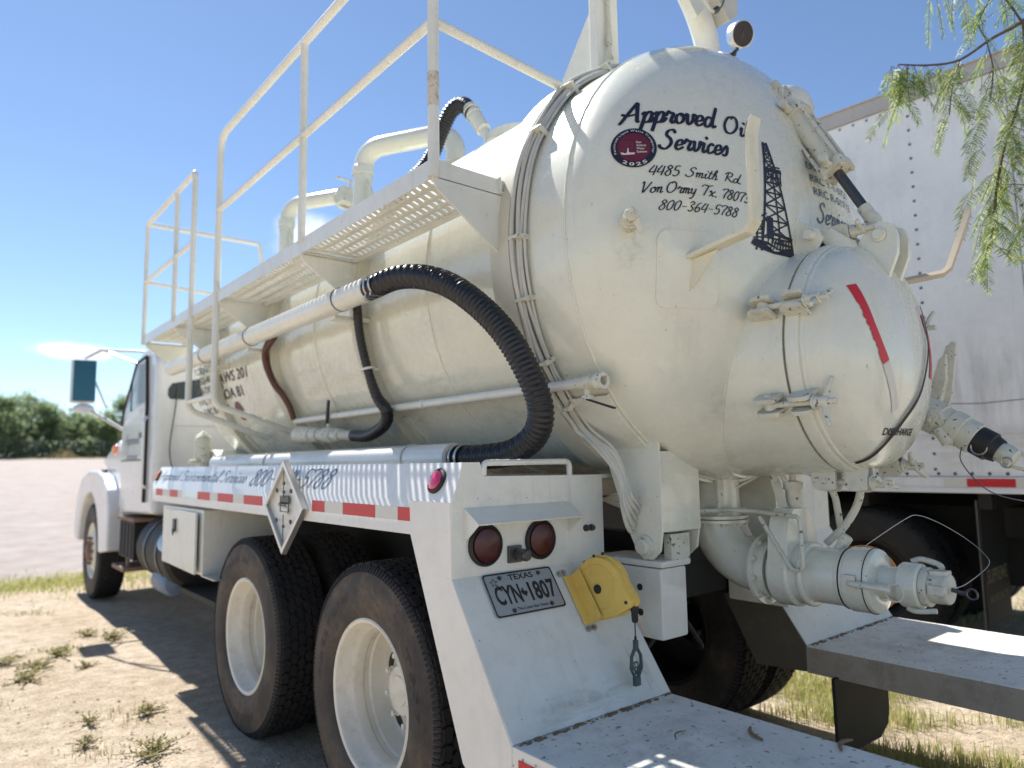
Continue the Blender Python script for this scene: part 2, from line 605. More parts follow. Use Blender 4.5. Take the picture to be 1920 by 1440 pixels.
    def mesh(self, name, bevel=0.0, seg=2, smooth=True, angle=35.0, weld=True):
        me = bpy.data.meshes.new(name)
        me.from_pydata(self.v, [], self.f)
        bm = bmesh.new()
        bm.from_mesh(me)
        if weld:
            bmesh.ops.remove_doubles(bm, verts=bm.verts, dist=1e-5)
        bmesh.ops.recalc_face_normals(bm, faces=bm.faces)
        if bevel > 0:
            es = [e for e in bm.edges if len(e.link_faces) == 2 and e.calc_face_angle(0) > R_(28)]
            bmesh.ops.bevel(bm, geom=es, offset=bevel, segments=seg, profile=0.6, affect='EDGES', clamp_overlap=True)
        bm.to_mesh(me)
        bm.free()
        if smooth:
            me.polygons.foreach_set("use_smooth", [True] * len(me.polygons))
            me.set_sharp_from_angle(angle=R_(angle))
        return me

    def build(self, name, mat, parent=None, bevel=0.0, seg=2, smooth=True, angle=35.0, weld=True, label=None, kind=None):
        o = link(name, self.mesh(name, bevel, seg, smooth, angle, weld), mat, parent, label, kind)
        if bevel > 0:
            wn = o.modifiers.new("weighted_normal", 'WEIGHTED_NORMAL')
            wn.keep_sharp = True
            wn.weight = 60
        return o


def split_build(mb, name, mat, parent=None, **kw):
    """one object for every connected piece"""
    par = list(range(len(mb.v)))

    def find(a):
        while par[a] != a:
            par[a] = par[par[a]]
            a = par[a]
        return a
    for f_ in mb.f:
        for i in f_[1:]:
            ra, rb_ = find(f_[0]), find(i)
            if ra != rb_:
                par[ra] = rb_
    groups = {}
    for f_ in mb.f:
        groups.setdefault(find(f_[0]), []).append(f_)
    out = []
    for fs in groups.values():
        ids = sorted({i for f_ in fs for i in f_})
        mp_ = {i: k for k, i in enumerate(ids)}
        m_ = MB()
        m_.v = [mb.v[i] for i in ids]
        m_.f = [tuple(mp_[i] for i in f_) for f_ in fs]
        out.append(m_.build(name, mat, parent, **kw))
    return out


def root_loc(o):
    p = Vector((0, 0, 0))
    while o is not None:
        p += o.location
        o = o.parent
    return p


def link(name, me, mat, parent=None, label=None, kind=None, loc=None):
    o = bpy.data.objects.new(name, me)
    if mat and not me.materials:
        me.materials.append(MAT[mat])
    COL.objects.link(o)
    if parent is not None:
        o.parent = parent
        if loc is None:
            o.location = -root_loc(parent)      # mesh is in world metres
        else:
            o.location = loc
    elif loc is not None:
        o.location = loc
    if label:
        o["label"] = label
    if kind:
        o["kind"] = kind
    return o


def thing(name, label, cat, loc=(0, 0, 0), group=None):
    o = bpy.data.objects.new(name, None)
    o.empty_display_size = 0.2
    COL.objects.link(o)
    o.location = loc
    o["label"] = label
    o["category"] = cat
    if group:
        o["group"] = group
    return o


def tag(o, label, cat, group=None):
    o["label"] = label
    o["category"] = cat
    if group:
        o["group"] = group
    return o


def arc(c, r, a0, a1, n, plane='yz'):
    out = []
    for i in range(n + 1):
        a = a0 + (a1 - a0) * i / n
        p, q = r * math.cos(a), r * math.sin(a)
        out.append({'yz': (c[0], c[1] + p, c[2] + q), 'xz': (c[0] + p, c[1], c[2] + q), 'xy': (c[0] + p, c[1] + q, c[2])}[plane])
    return out


def bent(pts, rad, n=6):
    """polyline with rounded corners"""
    P = [Vector(p) for p in pts]
    out = [P[0]]
    for i in range(1, len(P) - 1):
        a, b_, c = P[i - 1], P[i], P[i + 1]
        d1, d2 = (a - b_), (c - b_)
        r = min(rad, d1.length * 0.45, d2.length * 0.45)
        p, q = b_ + d1.normalized() * r, b_ + d2.normalized() * r
        for k in range(n + 1):
            s = k / n
            out.append(p * (1 - s) ** 2 + b_ * 2 * s * (1 - s) + q * s * s)
    out.append(P[-1])
    return out


# ------------------------------------------------------------------ lettering
GLY = {
    'A': (.86, [[(0, -.03), (.1, .1), (.36, .55), (.64, 1.0)], [(.64, 1.0), (.66, .5), (.70, .06), (.80, .06)], [(.04, .46), (.3, .36), (.72, .42)]]),
    'p': (.50, [[(0, .36), (.13, .5), (.1, .15), (.0, -.42)], [(.08, .22), (.26, .5), (.41, .42), (.36, .12), (.2, .0), (.08, .08)], [(.24, .0), (.42, .04), (.56, .24)]]),
    'r': (.42, [[(0, .3), (.12, .56), (.18, .46), (.33, .46), (.25, .12), (.34, 0), (.48, .16)]]),
    'o': (.45, [[(.3, .48), (.08, .38), (.06, .1), (.2, 0), (.37, .14), (.36, .4), (.22, .48), (.34, .36), (.5, .42)]]),
    'v': (.47, [[(0, .4), (.1, .49), (.12, .1), (.22, 0), (.36, .2), (.38, .5), (.52, .42)]]),
    'e': (.42, [[(.05, .18), (.34, .28), (.3, .48), (.12, .42), (.05, .14), (.18, 0), (.44, .15)]]),
    'd': (.60, [[(.38, .42), (.2, .48), (.05, .25), (.1, .02), (.24, .03), (.4, .32), (.56, 1.02)], [(.54, .95), (.42, .25), (.47, .02), (.62, .12)]]),
    'a': (.50, [[(.38, .42), (.2, .48), (.05, .25), (.1, .02), (.24, .03), (.4, .45)], [(.4, .45), (.38, .1), (.44, .0), (.54, .12)]]),
    'O': (.86, [[(.5, .94), (.2, .88), (.03, .45), (.15, .05), (.45, .02), (.70, .4), (.64, .85), (.42, .97), (.34, .80)]]),
    'i': (.30, [[(.03, .3), (.13, .49), (.1, .1), (.18, 0), (.34, .16)], [(.2, .72), (.23, .76)]]),
    'l': (.33, [[(.03, .2), (.28, .78), (.27, 1.0), (.17, .9), (.09, .2), (.18, 0), (.36, .16)]]),
    'S': (.70, [[(.64, .8), (.52, .98), (.3, .92), (.24, .70), (.45, .5), (.5, .25), (.3, .0), (.05, .05), (-.04, .2)]]),
    'c': (.38, [[(.34, .38), (.22, .49), (.06, .3), (.08, .05), (.2, 0), (.42, .16)]]),
    's': (.38, [[(-.02, .12), (.22, .52), (.3, .26), (.22, .02), (.02, .05)]]),
    'm': (.64, [[(0, .36), (.1, .49), (.08, 0)], [(.08, .25), (.24, .5), (.3, .4), (.27, 0)], [(.27, .25), (.43, .5), (.5, .4), (.47, .06), (.54, 0), (.66, .14)]]),
    'n': (.48, [[(0, .36), (.1, .49), (.08, 0)], [(.08, .25), (.26, .5), (.33, .4), (.30, .06), (.37, 0), (.5, .14)]]),
    't': (.33, [[(.2, .9), (.1, .15), (.18, 0), (.34, .14)], [(.0, .58), (.34, .58)]]),
    'h': (.46, [[(.05, .2), (.28, .82), (.25, 1.0), (.15, .8), (.04, 0)], [(.05, .2), (.22, .49), (.31, .4), (.28, .06), (.34, 0), (.47, .14)]]),
    'R': (.80, [[(.14, 0), (.2, .5), (.28, .92)], [(.0, .72), (.22, .97), (.6, .92), (.57, .58), (.25, .48), (.48, .2), (.68, .0), (.80, .1)]]),
    'V': (.66, [[(0, .82), (.12, .96), (.15, .45), (.2, 0), (.4, .4), (.64, .96)]]),
    'y': (.50, [[(0, .36), (.1, .49), (.11, .12), (.22, .02), (.38, .22), (.43, .5)], [(.43, .5), (.36, -.08), (.2, -.42), (.04, -.34)]]),
    'T': (.66, [[(0, .78), (.16, .96), (.5, .92), (.8, 1.0)], [(.5, .92), (.38, .4), (.3, 0)]]),
    'x': (.48, [[(0, .36), (.12, .48), (.28, .04), (.44, .1)], [(.43, .49), (.02, 0)]]),
    'E': (.66, [[(.62, .82), (.4, .98), (.15, .82), (.34, .55), (.06, .3), (.14, .03), (.4, 0), (.62, .16)]]),
    '4': (.60, [[(.3, .95), (.02, .33), (.52, .38)], [(.5, .9), (.36, 0)]]),
    '8': (.60, [[(.5, .84), (.32, .97), (.15, .76), (.4, .5), (.42, .15), (.2, 0), (.04, .2), (.2, .48), (.47, .72), (.5, .84)]]),
    '5': (.60, [[(.56, .95), (.22, .93), (.14, .54), (.4, .55), (.48, .25), (.25, 0), (.02, .1)]]),
    '7': (.54, [[(.06, .78), (.1, .93), (.56, .93), (.3, .45), (.2, 0)]]),
    '0': (.60, [[(.36, .96), (.1, .7), (.05, .2), (.2, 0), (.42, .22), (.5, .75), (.36, .96)]]),
    '3': (.58, [[(.1, .8), (.3, .97), (.48, .8), (.24, .52), (.45, .3), (.28, 0), (.02, .12)]]),
    '6': (.58, [[(.5, .94), (.25, .75), (.05, .25), (.2, 0), (.42, .15), (.35, .45), (.1, .32)]]),
    '1': (.42, [[(.1, .75), (.33, .97), (.2, 0)]]),
    '2': (.58, [[(.08, .75), (.3, .97), (.48, .78), (.05, .02), (.5, .05)]]),
    '-': (.56, [[(.05, .42), (.46, .42)]]),
    '.': (.24, [[(.06, .0), (.09, .03)]]),
}


def script_width(txt):
    return sum(GLY[c][0] if c != ' ' else 0.34 for c in txt)


def script_text(mb, txt, x, y, size, width=None, fn=None, weight=0.115, slant=0.28, thin=0.5):
    """brush lettering as ribbons; fn maps (u, v) on the lettering plane to a point in space"""
    tot = script_width(txt)
    sx = size if width is None else width / tot
    cx = x
    for ch in txt:
        if ch == ' ':
            cx += 0.34 * sx
            continue
        adv, strokes = GLY[ch]
        for st in strokes:
            P = [Vector((cx + (p[0] + slant * p[1]) * sx, y + p[1] * size, 0)) for p in st]
            dot = len(st) == 2 and (P[1] - P[0]).length < size * 0.12
            P = catmull(P, 7) if len(P) > 2 else P
            if not dot:
                P = resample(P, size * 0.045)
            n = len(P)
            vs_, fs = [], []
            for i in range(n):
                d = P[min(i + 1, n - 1)] - P[max(i - 1, 0)]
                if d.length < 1e-9:
                    d = Vector((1, 0, 0))
                d.normalize()
                nn = Vector((-d.y, d.x, 0))
                ang = math.atan2(d.y, d.x)
                wgt = thin + (1 - thin) * abs(math.sin(ang - R_(15)))
                if ch == '-':
                    wgt = 0.42
                end = 1.0 if 0 < i < n - 1 else 0.55
                h = weight * size * wgt * end * 0.5
                vs_ += [P[i] + nn * h, P[i] - nn * h]
            for i in range(n - 1):
                fs.append((2 * i, 2 * i + 1, 2 * i + 3, 2 * i + 2))
            if dot:
                c = (P[0] + P[1]) / 2
                rr = weight * size * 0.55
                vs_ = [c + Vector((math.cos(a), math.sin(a), 0)) * rr for a in [k * math.pi / 4 for k in range(8)]]
                fs = [tuple(range(8))]
            mb.add([fn(p.x, p.y) for p in vs_], fs)
        cx += adv * sx
    return cx


_font_cache = {}


def sans2d(txt, bold=0.0):
    key = (txt, bold)
    if key not in _font_cache:
        cu = bpy.data.curves.new("lettering_outline", 'FONT')
        cu.body = txt
        cu.size = 1.0
        cu.resolution_u = 3
        cu.offset = bold
        ob = bpy.data.objects.new("lettering_outline", cu)
        COL.objects.link(ob)
        dg = bpy.context.evaluated_depsgraph_get()
        dg.update()
        ev = ob.evaluated_get(dg)
        me = ev.to_mesh()
        vs_ = [(p.co.x, p.co.y) for p in me.vertices]
        fs = [tuple(p.vertices) for p in me.polygons]
        ev.to_mesh_clear()
        bpy.data.objects.remove(ob)
        bpy.data.curves.remove(cu)
        _font_cache[key] = (vs_, fs)
    return _font_cache[key]


def sans(mb, txt, x, y, h, width=None, fn=None, bold=0.0, align='l', slant=0.0):
    """block lettering, cap height h, fitted to a width"""
    vs_, fs = sans2d(txt, bold)
    xs = [p[0] for p in vs_]
    w0 = max(xs) - min(xs)
    sy = h / 0.73
    sx = sy if width is None else width / w0
    ox = x - min(xs) * sx
    if align == 'c':
        ox -= w0 * sx / 2
    mb.add([fn(ox + (p[0] + slant * p[1]) * sx, y + p[1] * sy) for p in vs_], fs)


def disc2d(n, r, cx=0.0, cy=0.0):
    return [(cx + r * math.cos(2 * math.pi * k / n), cy + r * math.sin(2 * math.pi * k / n)) for k in range(n)]


def film(name, mat, parent, fn, x0, x1, y0, y1, nx=8, ny=8):
    """thin grime film laid on a surface fn(u, v), with its own UVs"""
    vs_ = [fn(x0 + (x1 - x0) * i / nx, y0 + (y1 - y0) * j / ny) for j in range(ny + 1) for i in range(nx + 1)]
    fs = [(j * (nx + 1) + i, j * (nx + 1) + i + 1, (j + 1) * (nx + 1) + i + 1, (j + 1) * (nx + 1) + i) for j in range(ny) for i in range(nx)]
    me = bpy.data.meshes.new(name)
    me.from_pydata([tuple(p) for p in vs_], [], fs)
    uv = me.uv_layers.new(name="UVMap")
    for pl_ in me.polygons:
        for li in pl_.loop_indices:
            k = me.loops[li].vertex_index
            uv.data[li].uv = ((k % (nx + 1)) / nx, (k // (nx + 1)) / ny)
    me.polygons.foreach_set("use_smooth", [True] * len(me.polygons))
    o = link(name, me, mat, parent)
    return o


def flat_frame(o, u, v):
    o, u, v = Vector(o), Vector(u).normalized(), Vector(v).normalized()
    return lambda a, b_: o + u * a + v * b_

# ------------------------------------------------------------------ ground and surroundings (setting)
def ground_z(x, y):
    d = max(0.0, y - 12.0)
    s = d * d / (d + 6.0) if d > 0 else 0.0
    z = 0.0365 * s
    return min(z, 3.35 + 0.004 * max(0, y - 105.0))


def build_ground():
    ys = list(np.arange(-6, 14, 0.35)) + list(np.geomspace(14.3, 140, 26)) + [180, 260, 420, 800, 1500]
    ys = [-900, -300, -100, -40, -20, -12] + ys
    xs = [-900, -300, -120, -60, -30, -16, -10] + list(np.arange(-7, 8, 0.35)) + [10, 14, 20, 30, 45, 70, 120, 300, 900]
    rnd = random.Random(4)
    vs_, fs = [], []
    for y in ys:
        for x in xs:
            near = 1.0 if (-7 < x < 8 and -6 < y < 14) else 0.0
            z = ground_z(x, y)
            dz = 0.0
            if near:
                dz = 0.012 * math.sin(x * 2.1 + y * 0.7) + 0.010 * math.sin(y * 3.1 - x * 1.3) + rnd.uniform(-.006, .006)
            vs_.append((x, y, z + dz))
    n = len(xs)
    for j in range(len(ys) - 1):
        for i in range(n - 1):
            fs.append((j * n + i, j * n + i + 1, (j + 1) * n + i + 1, (j + 1) * n + i))
    o = MB().add(vs_, fs).build("ground", "ground_dirt", weld=False, angle=80, kind="structure")
    return o


build_ground()

# ------------------------------------------------------------------ the vacuum tanker truck
T = thing("vacuum_truck", "white vacuum tanker truck with rear hatch, black side hose and walkway", "truck", (0, 4.0, 0))
TR, TZ, TY, TD = 0.91, 2.25, 1.73, 0.455


def head_y(x, z, off=0.0):
    q = 1 - (x * x + (z - TZ) ** 2) / (TR + off) ** 2
    return TY - (TD + off) * math.sqrt(max(q, 0.0))


class Decal:
    """lettering plane tangent to the dished rear head, wrapped onto it"""

    def __init__(s, x, z, off=0.0025, rot=0.0):
        y = head_y(x, z)
        s.c = Vector((x, y, z))
        s.n = Vector((x / TR ** 2, (y - TY) / TD ** 2, (z - TZ) / TR ** 2)).normalized()
        u = Vector((0, 0, 1)).cross(s.n).normalized()
        v = s.n.cross(u)
        s.u = u * math.cos(rot) + v * math.sin(rot)
        s.v = v * math.cos(rot) - u * math.sin(rot)
        s.off = off

    def __call__(s, a, b_):
        p = s.c + s.u * a + s.v * b_ + s.n * 0.3
        d = -s.n
        sc = Vector((1 / (TR + s.off), 1 / (TD + s.off), 1 / (TR + s.off)))
        o = Vector((p.x * sc.x, (p.y - TY) * sc.y, (p.z - TZ) * sc.z))
        w = Vector((d.x * sc.x, d.y * sc.y, d.z * sc.z))
        A, B, C = w.dot(w), o.dot(w), o.dot(o) - 1
        D = max(B * B - A * C, 0.0)
        return p + d * ((-B - math.sqrt(D)) / A)


# -- tank
prof = []
for i in range(0, 19):
    a = math.pi / 2 * i / 18
    prof.append((max(TR * math.sin(a), 0.0005), TY - TD * math.cos(a)))
for y in np.linspace(1.9, 6.0, 12):
    prof.append((TR, float(y)))
for i in range(1, 13):
    a = math.pi / 2 * i / 12
    prof.append((max(TR * math.cos(a), 0.0005), 6.0 + 0.36 * math.sin(a)))
tank = MB().lathe(prof, (0, 0, TZ), (0, 1, 0), 112, cap=False).build("tank", "tank_paint", T, angle=60)
for y in (3.215, 4.39, 5.55):
    MB().lathe([(.905, y - .045), (.962, y - .042), (.962, y + .042), (.905, y + .045)], (0, 0, TZ), (0, 1, 0), 96,
               cap=False).build("stiffener_ring", "rib_paint", tank, bevel=.004)
MB().lathe([(.905, 1.985), (.955, 1.985), (.955, 2.10), (.905, 2.10)], (0, 0, TZ), (0, 1, 0), 96,
           cap=False).build("stiffener_ring", "rib_paint", tank, bevel=.004)
wb_ = MB()
for yy, rr in ((1.73, .909), (2.62, .909), (3.8, .909)):
    wb_.tube([(rr * math.cos(a), yy + .0015 * math.sin(a * 60), TZ + rr * math.sin(a)) for a in np.linspace(0, 2 * math.pi, 160, endpoint=False)],
             .0055, 6, closed=True)
split_build(wb_, "weld_seam", "tank_paint", tank)

# -- lettering on the head
L1 = Decal(-.58, 2.43, rot=-0.02)
for args in (("Approved", -.268, .158, .092, .345, L1, .152),
             ("Oil", .108, .150, .080, .118, L1, .150),
             ("Services", -.150, .050, .080, .262, L1, .160)):
    mb = MB()
    script_text(mb, *args)
    mb.build("company_lettering", "navy_vinyl", tank, smooth=False, weld=False)
for args in (("4485", -.196, -.052, .040, .108, L1, .140),
             ("Smith", -.066, -.050, .036, .122, L1, .140),
             ("Rd.", .082, -.048, .036, .078, L1, .140),
             ("Von", -.226, -.114, .040, .075, L1, .140),
             ("Ormy", -.140, -.112, .040, .108, L1, .140),
             ("Tx.", -.018, -.113, .040, .072, L1, .140),
             ("78073", .068, -.114, .038, .118, L1, .140),
             ("800-364-5788", -.168, -.174, .036, .300, L1, .140)):
    mb = MB()
    script_text(mb, *args)
    mb.build("address_lettering", "navy_vinyl", tank, smooth=False, weld=False)

# round permit sticker
ST = Decal(-.775, 2.486, 0.003)
ST2 = Decal(-.775, 2.486, 0.0042)
ST3 = Decal(-.775, 2.486, 0.0054)


def ring_patch(fn, r0, r1, n=48):
    m_ = MB()
    vs_ = [fn(*p) for p in disc2d(n, r0)] + [fn(*p) for p in disc2d(n, r1)]
    m_.add(vs_, [(k, (k + 1) % n, n + (k + 1) % n, n + k) for k in range(n)])
    return m_


def disc_patch(fn, r, n=48, rings=4):
    m_ = MB()
    vs_ = [fn(0, 0)]
    for j in range(1, rings + 1):
        vs_ += [fn(*p) for p in disc2d(n, r * j / rings)]
    fs = [(0, 1 + k, 1 + (k + 1) % n) for k in range(n)]
    for j in range(rings - 1):
        a, b_ = 1 + j * n, 1 + (j + 1) * n
        fs += [(a + k, a + (k + 1) % n, b_ + (k + 1) % n, b_ + k) for k in range(n)]
    return m_.add(vs_, fs)


stk = disc_patch(ST, .078).build("permit_sticker", "navy_vinyl", tank, smooth=False)
disc_patch(ST2, .0565).build("sticker_centre", "maroon_vinyl", tank, smooth=False)
mb = MB()


def ring_text(mb, txt, r, a_mid, h, span, fn, bold=0.0, outside=True):
    ws = []
    for ch in txt:
        if ch == ' ':
            ws.append(.35)
        else:
            xs = [p[0] for p in sans2d(ch, bold)[0]]
            ws.append(max(xs) - min(xs) + .10)
    tot = sum(ws)
    a = -span / 2
    for ch, w in zip(txt, ws):
        am = a + span * (w / tot) / 2
        if ch != ' ':
            if outside:
                th = a_mid - am
                ux, uy = math.sin(th), -math.cos(th)
                vx, vy = math.cos(th), math.sin(th)
            else:
                th = a_mid + am
                ux, uy = -math.sin(th), math.cos(th)
                vx, vy = -math.cos(th), -math.sin(th)
            cw = span * ((w - .10) / tot) * r
            f2 = lambda p, q, ux=ux, uy=uy, vx=vx, vy=vy, th=th: fn(r * math.cos(th) + ux * p + vx * q, r * math.sin(th) + uy * p + vy * q)
            sans(mb, ch, 0, 0 if outside else -h, h, cw, f2, bold, 'c')
        a += span * (w / tot)


ring_text(mb, "Permitted Liquid Waste Transporter", .0625, math.pi / 2, .0088, R_(225), ST3, .01)
ring_text(mb, "2025", .0605, -math.pi / 2, .0125, R_(78), ST3, .03, outside=False)
for k, w in enumerate(("San", "Antonio", "Water", "System")):
    sans(mb, w, .008, .014 - k * .0125, .0088, (.018, .034, .028, .035)[k], ST3, .02)
# bowl-shaped water emblem
P = [(-.046, -.020), (-.044, -.027), (-.036, -.030), (0, -.030), (.003, -.024), (-.004, -.022), (-.014, -.026), (-.018, -.020), (-.019, -.004), (-.022, -.004), (-.024, -.020), (-.030, -.025), (-.040, -.020)]
mb.add([ST3(*p) for p in P], [(0, 1, 2, 11, 12), (2, 3, 10, 11), (3, 4, 5, 6, 10), (6, 7, 10), (7, 8, 9, 10)])
mb.build("sticker_print", "sticker_pale", tank, smooth=False, weld=False)
mb = MB()
for x0, x1, z0, z1 in ((-.046, -.026, .016, .018), (-.024, -.004, .016, .018), (-.046, -.026, .009, .011), (-.046, -.026, .002, .004),
                       (-.024, -.022, -.002, .016), (-.006, -.004, -.002, .016), (-.022, -.006, .008, .010), (-.047, -.003, -.005, -.003),
                       (-.046, -.044, -.018, -.005), (-.038, -.036, -.018, -.005), (-.031, -.029, -.018, -.005), (-.012, -.004, -.012, -.010)):
    mb.add([ST3(x0, z0), ST3(x1, z0), ST3(x1, z1), ST3(x0, z1)], [(0, 1, 2, 3)])
mb.build("sticker_emblem", "sticker_outline", tank, smooth=False, weld=False)

# oil derrick drawn on the head
DR = Decal(-.30, 2.35, 0.0025)
mb = MB()


def line2(a, b_, w=.006):
    a, b_ = Vector((*a, 0)), Vector((*b_, 0))
    d = (b_ - a).normalized()
    n = Vector((-d.y, d.x, 0)) * w / 2
    k = max(2, int((b_ - a).length / .03) + 1)
    vs_ = []
    for i in range(k):
        p = a.lerp(b_, i / (k - 1))
        vs_ += [DR(*(p + n).xy), DR(*(p - n).xy)]
    mb.add(vs_, [(2 * i, 2 * i + 1, 2 * i + 3, 2 * i + 2) for i in range(k - 1)])


def poly2(pts):
    mb.add([DR(*p) for p in pts], [tuple(range(len(pts)))])


def xl(z, side):      # tower leg at a height
    s = (z + .20) / .42
    return (-.062 + .066 * s) if side < 0 else (.104 - .082 * s)


zs = [-.15, -.085, -.03, .02, .06, .11, .145, .175, .20, .222]
for sd in (-1, 1):
    line2((xl(-.2, sd), -.2), (xl(.222, sd), .222), .0095)
mid = lambda z: xl(z, -1) * .42 + xl(z, 1) * .58
line2((mid(-.2), -.2), (mid(.1), .1), .007)
for i, z in enumerate(zs[:-1]):
    z2 = zs[i + 1]
    line2((xl(z, -1), z), (xl(z2, 1), z2), .0055)
    line2((xl(z, 1), z), (xl(z2, -1), z2), .0055)
    line2((xl(z, -1), z), (xl(z, 1), z), .006)
line2((-.012, .110), (.074, .112), .017)
line2((.004, .125), (.070, .128), .006)
line2((.070, .112), (.060, .062), .006)
line2((-.008, .08), (.066, .085), .006)
for k in range(7):
    line2((-.02 + k * .014, .055 + (k % 2) * .02), (-.006 + k * .012, .10), .0045)
poly2([(-.112, -.180), (-.06, -.196), (.0, -.205), (.104, -.206), (.104, -.170), (.03, -.186), (-.03, -.165), (-.098, -.160)])
poly2([(-.030, -.070), (.0, -.075), (.0, -.150), (-.034, -.150)])
line2((-.118, -.128), (-.078, -.126), .018)
line2((-.086, -.20), (-.076, -.085), .008)
line2((-.076, -.085), (-.03, -.062), .006)
line2((-.06, -.20), (-.055, -.09), .006)
line2((-.086, -.135), (-.05, -.09), .005)
line2((-.05, -.135), (-.08, -.09), .005)
for k in range(5):
    line2((-.10, -.185 + k * .014), (-.06, -.180 + k * .014), .005)
for k in range(8):
    line2((-.03 + k * .018, -.165), (-.02 + k * .016, -.135 - (k % 3) * .012), .005)
    line2((-.02 + k * .016, -.19), (-.0 + k * .013, -.15), .006)
line2((.0, -.132), (.1, -.142), .012)
line2((.0, -.165), (.1, -.168), .008)
mb.build("derrick_emblem", "navy_vinyl", tank, smooth=False, weld=False)

# permit numbers on the far side of the head
RT = Decal(.05, 2.50, 0.0025, rot=0.05)
mb = MB()
sans(mb, "EPA-1438", -.095, .030, .030, .26, RT, .0)
mb.build("permit_lettering", "dark_blue_vinyl", tank, smooth=False, weld=False)
mb = MB()
sans(mb, "RRC T-1-0721", -.085, -.022, .032, .36, RT, .0)
mb.build("permit_lettering", "dark_blue_vinyl", tank, smooth=False, weld=False)
mb = MB()
sans(mb, "RRC R-01713", -.078, -.076, .034, .36, RT, .0)
mb.build("permit_lettering", "dark_blue_vinyl", tank, smooth=False, weld=False)
mb = MB()
script_text(mb, "Services", -.085, -.185, .085, .30, RT, .11)
mb.build("permit_lettering", "dark_blue_vinyl", tank, smooth=False, weld=False)


# lettering on the side of the shell
def shell_fn(y0, z0, off=.003):
    th0 = math.asin((z0 - TZ) / TR)

    def f(a, b_):          # a runs toward the rear of the truck
        th = th0 + b_ / TR
        r = TR + off
        return Vector((-r * math.cos(th), y0 - a, TZ + r * math.sin(th)))
    return f


for (txt, h, w, y, z) in (("SAWS 201", .080, .66, 5.60, 2.045), ("COA 81", .080, .50, 5.60, 1.930), ("TCEQ-22495", .055, .58, 6.15, 2.165), ("TCEQ-A85410", .055, .62, 6.15, 2.085),
                          ("EPN-TXR14688", .055, .68, 6.15, 2.005), ("RRC T-1-0721", .055, .66, 6.15, 1.925), ("RRC R-01713", .055, .62, 6.10, 1.845)):
    mb = MB()
    sans(mb, txt, 0, 0, h, w, shell_fn(y, z), .012)
    mb.build("side_lettering", "black_vinyl", tank, smooth=False, weld=False)
f = shell_fn(5.30, 1.83)
MB().add([f(*p) for p in disc2d(24, .078)], [tuple(range(24))]).build("side_sticker", "maroon_vinyl", tank, smooth=False)

# saddle band and bottom rail under the rear of the tank
mb = MB()
for (y0, y1) in ((1.74, 1.96), (3.1, 3.3), (4.3, 4.5), (5.45, 5.65)):
    mb.lathe([(.908, y0), (.925, y0), (.925, y1), (.908, y1)], (0, 0, TZ), (0, 1, 0), 40, a0=math.pi * .72, a1=math.pi * 1.28, cap=False)
split_build(mb, "saddle_plate", "tank_paint", tank)

# -- hose hooks on the head (J-shaped flat bars)
for sx, mat in ((-.63, "cream_paint"),):
    hw = .052
    yb = head_y(sx, 2.11)
    pr = [(yb + .02, 2.105), (1.205, 2.140), (1.180, 2.163), (1.176, 2.44), (1.160, 2.485), (1.150, 2.495), (1.146, 2.49),
          (1.160, 2.44), (1.164, 2.158), (1.19, 2.126), (yb + .02, 2.091)]
    mb = MB().prism(pr, 'x', sx - hw / 2, sx + hw / 2)
    mb.prism([(yb + .03, 2.09), (yb - .10, 2.105), (yb - .02, 2.02), (yb + .02, 1.985)], 'x', sx - .005, sx + .005)
    mb.build("hose_hook", mat, T, bevel=.003)

hk = [(.50, 1.40, 2.15), (.60, 1.28, 2.165), (.76, 1.135, 2.205), (.785, 1.115, 2.23), (.86, 1.05, 2.47), (.865, 1.055, 2.50)]
MB().tube([Vector(p) for p in hk], .0165, 4).build("hose_hook", "tan_bar", T)

# gasket pad behind the left hook and a small bleed valve
PD = Decal(-.64, 2.06, .006)
rr = []
for (cx, cy, a0) in ((.075, .095, 0), (-.075, .095, 1), (-.075, -.095, 2), (.075, -.095, 3)):
    for k in range(5):
        a = (a0 + k / 4) * math.pi / 2
        rr.append((cx + .035 * math.cos(a), cy + .035 * math.sin(a)))
mb = MB()
n_ = len(rr)
mb.add([PD(*p) for p in rr] + [PD(p[0] * .5, p[1] * .5) for p in rr] + [PD(0, 0)],
       [(k, (k + 1) % n_, n_ + (k + 1) % n_, n_ + k) for k in range(n_)] + [(n_ + k, n_ + (k + 1) % n_, 2 * n_) for k in range(n_)])
PE = Decal(-.64, 2.06, -.004)
mb.add([PD(*p) for p in rr] + [PE(*p) for p in rr], [(k, n_ + k, n_ + (k + 1) % n_, (k + 1) % n_) for k in range(n_)])
mb.build("reinforcing_pad", "tank_paint", tank, smooth=False)

VD = Decal(-.812, 2.211)
mb = MB()
p0, nn = VD.c, VD.n
mb.lathe([(.030, -.01), (.030, .035), (.033, .035), (.033, .06), (.027, .062), (.027, .075), (.022, .077), (.022, .105), (.018, .108), (.0005, .108)], p0, nn, 18, cap=False)
mb.prism3([p0 + nn * .098 + VD.u * .004 + VD.v * .03, p0 + nn * .098 - VD.u * .012 + VD.v * .012, p0 + nn * .09 + VD.u * .006 - VD.v * .02,
           p0 + nn * .085 + VD.u * .03 - VD.v * .062, p0 + nn * .092 + VD.u * .036 - VD.v * .055, p0 + nn * .102 + VD.u * .022 + VD.v * .012], nn * .006)
mb.bolt(p0 + nn * .106 + VD.v * .01, nn, .009, .012)
mb.build("bleed_valve", "fitting_paint", T, bevel=.001)

